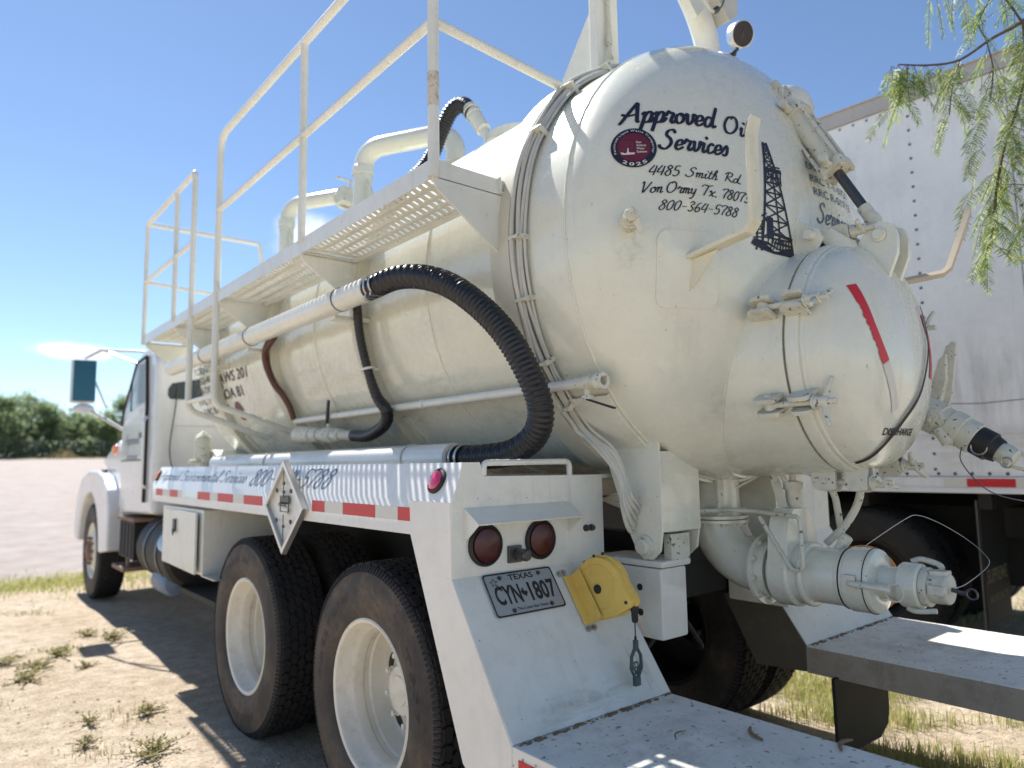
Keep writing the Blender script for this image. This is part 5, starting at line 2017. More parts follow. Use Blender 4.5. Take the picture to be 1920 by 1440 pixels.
def sidewall_text(txts, key):
    mb = MB()
    for (txt, a0, span, r, h) in txts:
        ws = [(max(p[0] for p in sans2d(c, .02)[0]) - min(p[0] for p in sans2d(c, .02)[0]) + .14) if c != ' ' else .4 for c in txt]
        tot = sum(ws)
        a = -span / 2
        for ch, w in zip(txt, ws):
            am = a0 - (a + span * w / tot / 2)
            a += span * w / tot
            if ch == ' ':
                continue
            # seen from outside (-x): y runs right to left, so mirror it

            def f2(p, q, am=am):
                ry, rz = math.cos(am), math.sin(am)
                rad = r + q
                yy = rad * ry + p * rz
                zz = rad * rz - p * ry
                sx_ = -.1445 + .012 * max(0, (rad - .43) / .05) + .010 * max(0, (.375 - rad) / .05)
                return Vector((sx_, -yy, zz))
            sans(mb, ch, 0, 0, h, r * span * (w - .14) / tot, f2, .02, 'c')
    me = MB()
    me.v, me.f = mb.v, mb.f
    return me.mesh(key, smooth=False, weld=False)


def rim_mesh(steer):
    if steer:
        pf2 = [(.292, .10), (.292, -.105), (.303, -.112), (.306, -.122), (.298, -.126), (.286, -.120), (.278, -.100), (.262, -.085), (.235, -.092), (.20, -.118), (.165, -.130), (.12, -.130), (.118, -.140)]
    else:
        pf2 = [(.292, .10), (.293, -.105), (.303, -.112), (.307, -.122), (.300, -.127), (.288, -.122), (.281, -.108), (.277, -.080), (.262, -.060), (.256, -.045), (.256, -.010),
               (.263, .0), (.263, .020), (.256, .028), (.256, .085), (.248, .098), (.235, .094), (.215, .090), (.165, .090), (.158, .084), (.12, .084)]
    return MB().lathe(pf2, (0, 0, 0), (1, 0, 0), 72, cap=False).mesh("rim", angle=32)


def hub_mesh(steer):
    mb = MB()
    if steer:
        mb.lathe([(.12, -.128), (.115, -.140), (.085, -.150), (.078, -.172), (.060, -.180), (.0005, -.181)], (0, 0, 0), (1, 0, 0), 32, cap=False)
    else:
        mb.lathe([(.128, .086), (.125, .062), (.105, .052), (.100, .030), (.092, .022), (.060, .018), (.058, .012), (.0005, .010)], (0, 0, 0), (1, 0, 0), 32, cap=False)
    return mb.mesh("hub", bevel=0, angle=35)


def nut_mesh(steer):
    mb = MB()
    x0 = -.128 if steer else .090
    for k in range(1):
        c = (x0, .143, 0)
        mb.lathe([(.020, 0), (.020, .006), (.0165, .006), (.0165, .030), (.011, .032), (.011, .055), (.0005, .057)], c, (-1, 0, 0), 6, cap=False)
    return mb.mesh("lug_nut", angle=30)


def hole_mesh():
    mb = MB()
    for k in range(1):
        a = 0.0
        c = Vector((.0885, .198 * math.cos(a), .198 * math.sin(a)))
        er, et = Vector((0, math.cos(a), math.sin(a))), Vector((0, -math.sin(a), math.cos(a)))
        ring = [c + er * .020 * math.cos(t_) + et * .042 * math.sin(t_) for t_ in np.linspace(0, 2 * math.pi, 18, endpoint=False)]
        mb.add(ring, [tuple(range(18))])
    return mb.mesh("hand_hole", smooth=False)


ME = dict(tyre=tyre_mesh(), tyre_d=tyre_mesh(), tread=tread_mesh(), rim=rim_mesh(False), rim_d=rim_mesh(False), rim_s=rim_mesh(True), hub=hub_mesh(False), hub_s=hub_mesh(True),
          nut=nut_mesh(False), nut_s=nut_mesh(True), hole=hole_mesh(),
          lt=[sidewall_text([x], "tyre_lettering") for x in (("T726 EL", R_(106), R_(62), .395, .030), ("FIRESTONE", R_(262), R_(78), .395, .034))],
          lt2=[sidewall_text([x], "tyre_lettering") for x in (("FIRESTONE", R_(145), R_(70), .385, .030), ("T559", R_(20), R_(40), .385, .030))])


def wheel(par, x, y, side=-1, steer=False, lettering=None, dual_inner=False, spin=0.0, rim="rim_paint"):
    w = bpy.data.objects.new("wheel", None)
    COL.objects.link(w)
    w.parent = par
    w.location = Vector((x, y, TRAD - .012)) - par.location
    w.rotation_euler = (0, 0, 0 if side < 0 else math.pi)
    parts = [("tyre", ME["tyre"], "tyre_rubber"), ("tread", ME["tread"], "tread_rubber"), ("rim", ME["rim_s" if steer else ("rim_d" if dual_inner or side > 0 else "rim")], rim)]
    if not dual_inner:
        parts += [("hub", ME["hub_s" if steer else "hub"], "rusty_steel" if steer else "rim_paint"), ("lug_nut", ME["nut_s" if steer else "nut"], "rusty_steel" if steer else "rim_paint")]
        if not steer:
            parts.append(("hand_hole", ME["hole"], "black_rubber"))
        if lettering:
            parts += [("tyre_lettering", me_, "black_rubber") for me_ in ME[lettering]]
    for nm, me, m_ in parts:
        o = link(nm, me, m_, w, loc=(0, 0, 0))
        if nm == "tread":
            o["kind"] = "stuff"
        if nm in ("hub", "lug_nut", "hand_hole", "rim"):
            o.rotation_euler = (spin, 0, 0)
        for k in range(1, {"lug_nut": 10, "hand_hole": 5}.get(nm, 0)):
            o2_ = o.copy()
            COL.objects.link(o2_)
            o2_.rotation_euler = (spin + 2 * math.pi * k / {"lug_nut": 10, "hand_hole": 5}[nm], 0, 0)
    return w


wheel(T, -1.06, 4.02, -1, lettering="lt")
wheel(T, -1.06, 2.62, -1, lettering="lt2", spin=.35)
for y in (4.02, 2.62):  # inner and far rims coloured black to stand for underside shade
    wheel(T, -.735, y, 1, dual_inner=True, rim="chassis_black")
    wheel(T, 1.06, y, 1, rim="chassis_black")
    wheel(T, .735, y, -1, dual_inner=True, rim="chassis_black")
wheel(T, -.955, 9.30, -1, steer=True)
wheel(T, .955, 9.30, 1, steer=True)
# mud flaps
for s in (-1, 1):
    x0, x1 = (.36, .84) if s > 0 else (-1.16, -.64)
    mb = MB().prism([(x0, .52), (x0 + .005, .26), (x0 + .05, .205), (x1 - .10, .20), (x1 - .02, .24), (x1, .30), (x1, .52)], 'y', 1.52, 1.535)
    mb.build("mud_flap", "chassis_black", T, bevel=.003)

# ------------------------------------------------------------------ cab
mb = MB()
side = [(6.78, 1.02), (6.78, 2.36), (6.86, 2.47), (7.05, 2.53), (7.30, 2.53), (7.50, 2.47), (8.06, 1.98), (8.14, 1.86), (8.16, 1.02), (7.9, .98)]
mb.prism(side, 'x', -1.05, 1.05)
cab = mb.build("cab", "cab_paint", T, bevel=.055, seg=4)
mb = MB()
hd = [(8.05, 1.90), (8.6, 1.80), (9.6, 1.62), (10.05, 1.50), (10.22, 1.25), (10.25, .75), (8.05, .75)]
mb.prism(hd, 'x', -.72, .72)
hood = mb.build("hood", "cab_paint", cab, bevel=.07, seg=4)
for s in (-1, 1):
    fo = [(8.22, .60), (8.22, 1.00), (8.30, 1.20), (8.55, 1.34), (8.90, 1.40), (9.40, 1.40), (9.85, 1.32), (10.12, 1.12), (10.22, .85), (10.22, .60), (9.98, .58)]
    ar = [(9.3 + .64 * math.cos(a), .52 + .64 * math.sin(a)) for a in np.linspace(R_(5), R_(178), 18)]
    poly = fo + ar[0:]
    mb = MB().prism(poly, 'x', s * 1.13, s * .62)
    fe = mb.build("front_fender", "cab_paint", cab, bevel=.035, seg=3)
    mb = MB().prism([(8.20, .60), (8.20, 1.60), (8.42, 1.72), (9.3, 1.5), (8.6, 1.30), (8.40, 1.10), (8.36, .60)], 'x', s * 1.02, s * .64)
    mb.build("hood_side", "cab_paint", fe, bevel=.04, seg=3)
MB().lathe([(.060, 0), (.060, .02), (.045, .045), (.0005, .055)], (-1.0, 8.52, 1.62), (-1, -.35, 0), 20, cap=False).build("turn_lamp", "amber_lens", cab)
mb = MB()
mb.bb(-1.085, -1.03, 8.82, 8.96, 1.12, 1.42)
mb.build("fender_snorkel", "dark_steel", cab, bevel=.02)
# door panel, window, seals
dpoly = [(7.02, 1.12), (7.02, 2.00), (7.10, 2.44), (7.46, 2.42), (7.98, 1.98), (8.05, 1.80), (8.02, 1.12)]
MB().prism(dpoly, 'x', -1.062, -1.045).build("door", "cab_paint", cab, bevel=.006)
MB().prism([(7.12, 2.02), (7.17, 2.40), (7.43, 2.385), (7.88, 1.985), (7.80, 1.96)], 'x', -1.068, -1.055).build("door_window", "cab_glass", cab)
mb = MB()
loop = [(-1.064, y, z) for y, z in [(7.02, 1.12), (7.02, 2.00), (7.09, 2.44)]]
mb.tube(loop, .014, 6)
mb.tube([(-1.066, 7.10, 2.44), (-1.066, 7.46, 2.42), (-1.066, 7.98, 1.98), (-1.066, 8.03, 1.85)], .013, 6)
mb.tube([(-1.066, 7.64, 1.97), (-1.066, 7.64, 2.24)], .009, 6)
mb.build("door_seal", "black_rubber", cab)
mb = MB()
mb.bb(-1.075, -1.06, 7.10, 7.26, 1.70, 1.75)
mb.build("door_handle", "dark_steel", cab, bevel=.006)
dl = flat_frame((-1.0635, 7.95, 1.60), (0, -1, 0), (0, 0, 1))
mb = MB()
script_text(mb, "Approved", .05, .05, .10, .62, dl, .12)
script_text(mb, "Services", .10, -.10, .09, .5, dl, .12)
mb.build("door_lettering", "faded_blue_vinyl", cab, smooth=False, weld=False)
# back wall: window, pressed panel, radio cable
MB().prism([(-.93, 2.03), (-.95, 2.06), (-.95, 2.12), (-.92, 2.17), (-.60, 2.24), (-.20, 2.26), (-.20, 2.03)], 'y', 6.770, 6.778).build("rear_window", "dark_glass", cab, bevel=.004)
mb = MB()
mb.tube(bent([(-.88, 6.778, 1.80), (-.88, 6.778, 1.38), (-.30, 6.778, 1.38), (-.30, 6.778, 1.80), (-.88, 6.778, 1.80)], .05), .008, 6)
mb.build("pressed_rib", "cab_paint", cab)
MB().tube(catmull([(-.87, 6.765, 2.16), (-.90, 6.74, 1.9), (-.93, 6.74, 1.6), (-.90, 6.74, 1.42), (-.82, 6.72, 1.32), (-.7, 6.70, 1.28)], 8), .006, 6).build("radio_cable", "dark_steel", cab)
# windscreen and roof lamps
MB().prism3([(-.92, 7.560, 2.44), (.92, 7.560, 2.44), (.92, 8.05, 2.02), (-.92, 8.05, 2.02)], (0, .01, .012)).build("windscreen", "dark_glass", cab)
# mirror
mb = MB()
mb.box((-1.372, 8.40, 2.315), (.225, .09, .45), Matrix.Rotation(R_(-10), 3, 'Z'))
mir = mb.build("mirror", "cab_paint", T, bevel=.03, seg=3)
mb = MB()
mb.box((-1.366, 8.350, 2.320), (.200, .016, .42), Matrix.Rotation(R_(-10), 3, 'Z'))
mb.build("mirror_glass", "mirror_back", mir, bevel=.006)
mb = MB().sphere((-1.36, 8.37, 2.035), .085, 16, (1.15, .5, .62))
mb.build("convex_mirror", "cab_paint", mir)
mb = MB()
mb.tube([(-1.36, 8.42, 2.56), (-1.28, 8.0, 2.60), (-1.02, 7.36, 2.52)], .013, 8)
mb.tube([(-1.28, 8.0, 2.60), (-1.03, 7.52, 2.42)], .010, 8)
mb.tube([(-1.34, 8.42, 2.52), (-1.16, 8.36, 2.05)], .010, 8)
mb.tube([(-1.36, 8.42, 2.06), (-1.25, 8.32, 1.98), (-1.05, 8.12, 1.82)], .018, 8)
mb.build("mirror_arm", "aluminium", mir)
# side gear under the cab: steps, battery box, air filter, fuel tank
mb = MB()
mb.bb(-1.10, -.84, 7.55, 8.05, .46, .50)
mb.bb(-1.08, -.80, 7.30, 8.00, .93, .965)
mb.bb(-1.06, -1.03, 7.6, 7.64, .48, .94)
mb.build("cab_step", "rusty_steel", T, bevel=.006)
mb = MB()
mb.bb(-1.06, -.60, 7.35, 7.98, .58, .92)
for k in range(4):
    mb.bb(-1.068, -1.058, 7.42 + k * .14, 7.50 + k * .14, .60, .90)
mb.build("battery_box", "chassis_black", T, bevel=.01)
mb = MB().lathe([(.0005, 0), (.25, .02), (.28, .06), (.28, 1.0), (.25, 1.06), (.0005, 1.08)], (-.80, 6.14, .72), (0, 1, 0), 32, cap=False)
ft = mb.build("fuel_tank", "chassis_black", T)
for y in (6.45, 6.85):
    MB().lathe([(.282, -.025), (.288, -.025), (.288, .025), (.282, .025)], (-.80, y, .72), (0, 1, 0), 32, cap=False).build("tank_band", "dark_steel", ft)
mb = MB().lathe([(.055, 0), (.055, .08), (.075, .08), (.075, .10), (.05, .105)], (-.98, 6.30, .80), (-.7, -.5, .3), 20)
mb.build("filler_cap", "aluminium", ft)
mb = MB().lathe([(.0005, 0), (.09, .02), (.11, .06), (.11, .40), (.09, .44), (.0005, .46)], (-.93, 6.35, .48), (0, 1, 0), 24, cap=False)
mb.build("air_tank", "blue_drum", T)
mb = MB()
for x in (-.55, -.28, 0, .28, .55):
    mb.lathe([(.045, 0), (.045, .02), (.035, .05), (.0005, .06)], (x, 7.32, 2.525), (0, .2, 1), 14, cap=False)
split_build(mb, "roof_lamp", "amber_lens", cab)
MB().tube(bent([(-1.068, 6.94, 1.25), (-1.10, 6.94, 1.28), (-1.10, 6.94, 1.85), (-1.068, 6.94, 1.88)], .03), .012, 8).build("grab_handle", "aluminium", cab)
MB().bb(-1.069, -1.062, 7.04, 8.0, 1.49, 1.505).build("door_moulding", "dark_steel", cab)
mb = MB()
mb.bb(-.95, -.5, 4.7, 6.2, .44, .48)
mb.build("side_rail", "chassis_black", T, bevel=.006)
# vent riser and pump cover ahead of the tank
mb = MB()
mb.lathe([(.05, 0), (.05, .10), (.065, .10), (.065, .20), (.06, .22), (.06, .30), (.045, .32), (.0005, .36)], (-.86, 6.02, 1.36), (0, 0, 1), 16, cap=False)
mb.cyl((-.86, 5.98, 1.47), (-.98, 5.95, 1.47), .015, seg=8)
mb.build("vent_riser", "fitting_paint", T)
MB().prism([(5.75, 1.37), (5.75, 1.46), (5.95, 1.56), (6.3, 1.56), (6.3, 1.37)], 'x', -.80, -.45).build("pump_cover", "white_paint", T, bevel=.02)

# ------------------------------------------------------------------ box truck parked alongside
ang = R_(2.4)
bd = Vector((-math.sin(ang), math.cos(ang), 0))      # forward along the box
bo = Vector((math.cos(ang), math.sin(ang), 0))       # across, away from us
BO = Vector((2.889, 2.094, 0)) - bd * 2.3
B = thing("box_truck", "tall riveted silver box truck parked behind the tanker hatch", "truck", tuple(BO))


def bp3(a, c, z):
    return BO + bd * a + bo * c + Vector((0, 0, z))


def bbx(mb, a0, a1, c0, c1, z0, z1):
    vs_ = [bp3(a, c, z) for z in (z0, z1) for c in (c0, c1) for a in (a0, a1)]
    mb.add(vs_, [(0, 2, 3, 1), (4, 5, 7, 6), (0, 1, 5, 4), (2, 6, 7, 3), (0, 4, 6, 2), (1, 3, 7, 5)])
    return mb


BL, BW, BH = 6.4, 2.45, 4.15
bbx(MB(), 0.01, BL, .012, BW, 1.18, BH - .03).build("box_core", "dark_steel", B)
edges = [0.0] + [0.38 + 1.22 * k for k in range(5)] + [BL]
for a0, a1 in zip(edges[:-1], edges[1:]):
    bbx(MB(), a0 + .003, a1 - .003, 0, .011, 1.282, BH - .125).build("side_panel", "box_aluminium", B, bevel=.001)
mb = MB()
for a in edges[1:-1]:
    z = 1.33
    while z < BH - .14:
        for da in (-.03,):
            mb.lathe([(.011, 0), (.0085, .005), (.0005, .007)], bp3(a + da, 0, z), -bo, 8, cap=False)
        z += .108
for a in [0.99 + 1.22 * k for k in range(5)]:
    z = 1.33
    while z < BH - .14:
        mb.lathe([(.011, 0), (.0085, .005), (.0005, .007)], bp3(a, 0, z), -bo, 8, cap=False)
        z += .108
k = 0.05
while k < BL:
    mb.lathe([(.012, 0), (.009, .005), (.0005, .008)], bp3(k, 0, 1.30), -bo, 8, cap=False)
    mb.lathe([(.010, 0), (.008, .005), (.0005, .007)], bp3(k, 0, BH - .15), -bo, 8, cap=False)
    k += .102
mb.build("rivet", "dark_steel", B, kind="stuff")
mb = MB()
bbx(mb, 0, BL, -.02, .03, 1.17, 1.205)
bbx(mb, 0, BL, -.012, .02, 1.205, 1.278)
br_ = mb.build("bottom_rail", "box_aluminium", B, bevel=.003)
mb = MB()
bbx(mb, 0, BL, -.022, .05, BH - .12, BH - .105)
bbx(mb, 0, BL, -.012, .05, BH - .105, BH - .012)
bbx(mb, -.02, BL, -.03, BW, BH - .012, BH)
mb.build("top_rail", "rail_grey", B, bevel=.003)
for a0, a1, m_ in ((1.62, 1.74, "white_tape"), (1.74, 2.02, "red_tape"), (2.02, 2.16, "white_tape"), (3.6, 3.9, "red_tape"), (.4, .7, "red_tape")):
    bbx(MB(), a0, a1, -.0145, -.011, 1.212, 1.268).build("red_reflector" if m_ == "red_tape" else "pale_reflector", m_, B)
# scratch
MB().tube([bp3(1.1, -.002, 1.80), bp3(1.5, -.002, 1.79), bp3(1.9, -.002, 1.77), bp3(2.15, -.002, 1.785)], .0022, 5).build("scratch", "dark_steel", B)
mb = MB()
for c in (.75, 1.65):
    bbx(mb, -.0, BL + 1.5, c - .04, c + .04, .82, 1.04)
for k in range(8):
    bbx(mb, .3 + k * .8, .38 + k * .8, .05, BW - .05, 1.06, 1.17)
bbx(mb, 0.0, .1, .1, BW - .1, .5, .62)
bbx(mb, 3.5, 5.6, .15, .7, .45, 1.0)
bbx(mb, .2, BL, 1.18, 1.22, .40, 1.17)  # added panel, no real chassis part: blocks light from the far side
mb.build("chassis", "chassis_black", B, bevel=.004)
bf = flat_frame(bp3(0, -.0012, 0), bd, (0, 0, 1))
for (a0, a1, z0, z1, mt) in ((1.2, 2.4, 1.3, 2.4, "faint_run"), (2.2, 3.6, 2.6, 4.0, "faint_run"), (.8, 1.9, 2.8, 4.0, "faint_run"), (1.4, 2.6, 1.3, 1.7, "dust_film"), (2.6, 3.8, 1.3, 2.2, "faint_run")):
    film("grime_streak", mt, B, bf, a0, a1, z0, z1)
# mud flap behind the dual wheels, with maker's lettering
flp = bbx(MB(), 1.98, 1.992, .06, .62, .27, 1.12).build("mud_flap", "chassis_black", B, bevel=.003)
ff = flat_frame(bp3(1.9775, .06, .26), bo, (0, 0, 1))
mb = MB()
sans(mb, "SUPREME", .04, .30, .095, .46, ff, .01)
sans(mb, "SAN ANTONIO, TX", .07, .17, .050, .42, ff, .0)
mb.build("flap_lettering", "flap_letter", flp, smooth=False, weld=False)
MB().cyl(bp3(1.99, .03, .25), bp3(1.99, .03, 1.12), .006, seg=8).build("flap_stay", "dark_steel", B)


def bwheel(a, c, side, inner=False):
    w = bpy.data.objects.new("wheel", None)
    COL.objects.link(w)
    w.parent = B
    w.location = bp3(a, c, TRAD - .012) - BO
    w.rotation_euler = (0, 0, ang + (0 if side < 0 else math.pi))
    for nm, me, m_ in (("tyre", ME["tyre_d"], "tread_rubber"), ("tread", ME["tread"], "tread_rubber"), ("rim", ME["rim_d"], "chassis_black")):  # tyres and rims darkened to imitate the shade under the box
        o = link(nm, me, m_, w, loc=(0, 0, 0))
        if nm == "tread":
            o["kind"] = "stuff"
    return w


for c, s in ((.20, -1), (.53, 1), (1.92, -1), (2.25, 1)):
    bwheel(2.75, c, s)
for c, s in ((.25, -1), (2.2, 1)):
    bwheel(7.3, c, s)
mb = MB()
pr = [(6.5, .62), (6.5, 2.55), (6.9, 2.62), (7.3, 2.55), (7.95, 1.95), (8.6, 1.75), (8.75, 1.2), (8.7, .6)]
vs0 = [bp3(p[0], .15, p[1]) for p in pr]
mb.prism3(vs0, bo * 2.1)
mb.build("cab", "cab_paint", B, bevel=.06, seg=3)

# ------------------------------------------------------------------ pepper tree overhead at the right
rnd = random.Random(11)
PT = thing("pepper_tree", "pepper tree with drooping feathery leaves hanging over the box truck", "tree", (2.9, -3.2, 0))
CAMP = Vector((-2.58, 0, 1.43))


def limb(pts, r0, r1, seg=8, n=6):
    P = catmull(pts, n)
    P = [p + Vector((rnd.uniform(-1, 1), rnd.uniform(-1, 1), rnd.uniform(-1, 1))) * r1 * .5 for p in P]
    return P, [r0 + (r1 - r0) * i / (len(P) - 1) for i in range(len(P))]


tk = MB()
P, rr = limb([(2.9, -3.2, -.05), (2.85, -3.15, .8), (2.7, -2.9, 1.7), (2.5, -2.4, 2.6)], .17, .11)
tk.tube(P, rr, 12)
P, rr = limb([(2.5, -2.4, 2.6), (2.3, -1.6, 3.3), (1.9, -.7, 3.6), (1.45, .15, 3.52)], .10, .022)
tk.tube(P, rr, 10)
P, rr = limb([(2.5, -2.4, 2.6), (3.2, -2.2, 3.6), (3.6, -1.8, 4.6)], .09, .03)
tk.tube(P, rr, 10)
P, rr = limb([(2.7, -2.9, 1.7), (2.0, -3.6, 2.8), (1.6, -4.0, 3.8)], .08, .03)
tk.tube(P, rr, 10)
tk.build("trunk", "bark", PT)

twig = MB()
fol = MB()


def leaflet(o, d, up, L, w):
    d = d.normalized()
    sdv = d.cross(up)
    if sdv.length < 1e-4:
        sdv = Vector((1, 0, 0))
    sdv = sdv.normalized() * w
    droop = Vector((0, 0, -L * .18))
    m1 = o + d * L * .35
    m2 = o + d * L * .72 + droop * .5
    e = o + d * L + droop
    fol.add([o, m1 + sdv, m2 + sdv * .7, e, m2 - sdv * .7, m1 - sdv], [(0, 1, 5), (1, 2, 4, 5), (2, 3, 4)])


def compound(o, d, L):
    """feathery leaf: drooping rachis with paired narrow leaflets"""
    d = d.normalized()
    n = int(L / .0125)
    p = o.copy()
    pts = [p.copy()]
    side0 = d.cross(Vector((0, 0, 1)))
    if side0.length < .05:
        a = rnd.uniform(0, 6.28)
        side0 = Vector((math.cos(a), math.sin(a), 0))
    side0.normalize()
    side0 = (side0 + Vector((rnd.uniform(-1.2, 1.2), rnd.uniform(-1.2, 1.2), rnd.uniform(-.3, .3)))).normalized()
    for i in range(n):
        d = (d + Vector((0, 0, -.055))).normalized()
        p = p + d * (L / n)
        pts.append(p.copy())
        if i < 2:
            continue
        ll = (.040 if i < n - 4 else .030) * rnd.uniform(.8, 1.15)
        for s in (-1, 1):
            dd = (side0 * s + d * .75 + Vector((rnd.uniform(-.15, .15), rnd.uniform(-.15, .15), rnd.uniform(-.15, .1))))
            nv = d.cross(side0) + Vector((rnd.uniform(-.4, .4), rnd.uniform(-.4, .4), rnd.uniform(-.4, .4)))
            leaflet(p, dd, nv, ll, .0027)
    twig.tube(pts[::3] + [pts[-1]], .0011, 4, caps=False)


def pxp(px, py, dist):
    """world point of the hanging branch, from its bearing and distance"""
    cm_ = cam.matrix_world
    v_ = cm_.to_3x3() @ Vector(((px - 960) / 1335.0, -(py - 720) / 1335.0, -1.0))
    return CAMP + v_ * dist


# main hanging bough and its drooping branchlets (surveyed positions, about 4 m out)
bough = [(1.45, .15, 3.52), pxp(1990, -25, 3.3), pxp(1920, 38, 3.35), pxp(1860, 72, 3.4), pxp(1800, 112, 3.45), pxp(1745, 122, 3.5), pxp(1684, 121, 3.55)]
P = resample(catmull(bough, 8), .03)
twig.tube(P, [.016 - .0125 * i / (len(P) - 1) for i in range(len(P))], 8)
hang = []
for (path, r) in (([pxp(1918, 40, 3.35), pxp(1922, 130, 3.34), pxp(1908, 200, 3.32), pxp(1880, 290, 3.32), pxp(1868, 360, 3.33), pxp(1862, 430, 3.34), pxp(1850, 478, 3.34)], .006),
                  ([pxp(1702, 122, 3.55), pxp(1700, 150, 3.54), pxp(1683, 198, 3.53)], .0035),
                  ([pxp(1850, 76, 3.42), pxp(1862, 130, 3.42), pxp(1856, 190, 3.42)], .0035),
                  ([pxp(1800, 112, 3.45), pxp(1785, 170, 3.45), pxp(1780, 215, 3.45)], .003),
                  ([pxp(1915, 40, 3.36), pxp(1895, 10, 3.36), pxp(1870, -20, 3.36)], .005),
                  ([pxp(1850, 76, 3.41), pxp(1835, 45, 3.4), pxp(1850, 10, 3.4), pxp(1870, -30, 3.4)], .003),
                  ([pxp(1960, 60, 3.3), pxp(1955, 200, 3.28), pxp(1940, 330, 3.26), pxp(1935, 420, 3.26)], .006),
                  ([pxp(2010, 20, 3.25), pxp(2040, 200, 3.2), pxp(2050, 350, 3.2)], .006)):
    Q = resample(catmull(path, 6), .02)
    twig.tube(Q, r, 6)
    hang.append(Q)


def leaves_along(Q, every, L0, L1, down=.8, prob=1.0):
    for i in range(1, len(Q)):
        if i % every or rnd.random() > prob:
            continue
        a = rnd.uniform(0, 2 * math.pi)
        d = Vector((math.cos(a) * .6, math.sin(a) * .6, -down + rnd.uniform(-.3, .4)))
        compound(Q[i], d, rnd.uniform(L0, L1))


leaves_along(hang[0], 1, .13, .24, .7)
leaves_along(hang[0], 2, .12, .22, .4)
leaves_along(hang[1], 1, .14, .24, .7)
leaves_along(hang[2], 1, .14, .24, .7)
leaves_along(hang[3], 1, .14, .26, .7)
leaves_along(hang[4], 1, .12, .20, .5)
leaves_along(hang[5], 2, .12, .18, .6)
leaves_along(hang[6], 2, .14, .24, .7)
leaves_along(hang[7], 2, .14, .22, .7)
for (a, b_) in ((1672, 124), (1684, 121), (1700, 123), (1712, 124), (1735, 124), (1762, 122), (1790, 116)):
    for k in range(5):
        q = pxp(a + rnd.uniform(-5, 5), b_, 3.52)
        compound(q, Vector((rnd.uniform(-.5, .1), rnd.uniform(-.2, .3), -.5 + rnd.uniform(-.2, .3))), rnd.uniform(.13, .21))
for (a, b_) in ((1765, -25), (1790, -20), (1755, -5), (1775, -10), (1800, -25), (1830, -20), (1745, -15), (1812, -5)):
    twig.tube([pxp(a, b_, 3.42), pxp(a + 15, b_ - 60, 3.42)], .002, 5)
    compound(pxp(a, b_, 3.42), Vector((rnd.uniform(-.3, .2), rnd.uniform(-.2, .2), -1)), rnd.uniform(.18, .27))
# lower sprays in front of the silver box
for (a, b_, L) in ((1868, 330, .2), (1868, 360, .2), (1850, 395, .18), (1840, 420, .16), (1815, 380, .17), (1868, 400, .16), (1830, 250, .2), (1835, 300, .2), (1890, 250, .2), (1895, 310, .2)):
    compound(pxp(a, b_, 3.34), Vector((-.25, .2, -.75)), L)
    compound(pxp(a + 12, b_ - 30, 3.34), Vector((-.4, .3, -.5)), L)
# more crown outside the view, so the tree is whole
for k in range(70):
    c = Vector((rnd.uniform(1.9, 4.2), rnd.uniform(-4.4, -1.0), rnd.uniform(2.9, 4.9)))
    compound(c, Vector((rnd.uniform(-1, 1), rnd.uniform(-1, 1), -.7)), rnd.uniform(.18, .28))
twig.build("twig", "bark", PT, kind="stuff")
fol.build("foliage", "pepper_leaf", PT, smooth=False, weld=False, kind="stuff")

# ------------------------------------------------------------------ orange hose behind the discharge pipe
OH = MB()
OH.tube([Vector(p) for p in arc((.60, 1.49, .905), .125, 0, 2 * math.pi, 36, 'yz')][:-1], .012, 10, closed=True)
OH.tube([Vector(p) for p in arc((.63, 1.485, .900), .130, 0, 2 * math.pi, 36, 'yz')][:-1], .012, 10, closed=True)
tag(OH.build("orange_hose", "orange_hose"), "coiled orange hose hanging behind the grey discharge pipe", "hose")

# ------------------------------------------------------------------ seed pods on the near step
for (px, py, L, a) in ((1432, 1413, .045, 1.0), (1590, 1408, .05, .05), (1310, 1390, .04, .4), (1622, 1432, .035, .8)):
    pass
pods = [((-.66, 1.245), .9, .050, "curled brown seed pod on the near white step, left of the others"),
        ((-.545, 1.035), .15, .048, "straight brown seed pod near the inner edge of the near step"),
        ((-.83, 1.385), .3, .040, "thin dry twig lying on the near white step")]
for (xy, a, L, lab) in pods:
    c = Vector((xy[0], xy[1], .629))
    d = Vector((math.cos(a), math.sin(a), 0))
    n = Vector((-d.y, d.x, 0))
    pts = [c + d * L * t_ + n * .010 * math.cos(t_ * 2.2) + Vector((0, 0, .002 * (1 - t_ * t_))) for t_ in np.linspace(-1, 1, 12)]
    thin = "twig" in lab
    rad = [(.0022 if thin else .0055) * (.5 + .5 * math.sin(math.pi * (i + .6) / 12.2)) * (1 + .18 * (i % 2)) for i in range(12)]
    tag(MB().tube(pts, rad, 7).build("dry_twig" if thin else "seed_pod", "pod_brown"), lab, "twig" if thin else "seed pod")

# ------------------------------------------------------------------ background trees, brush, fence
rnd = random.Random(21)


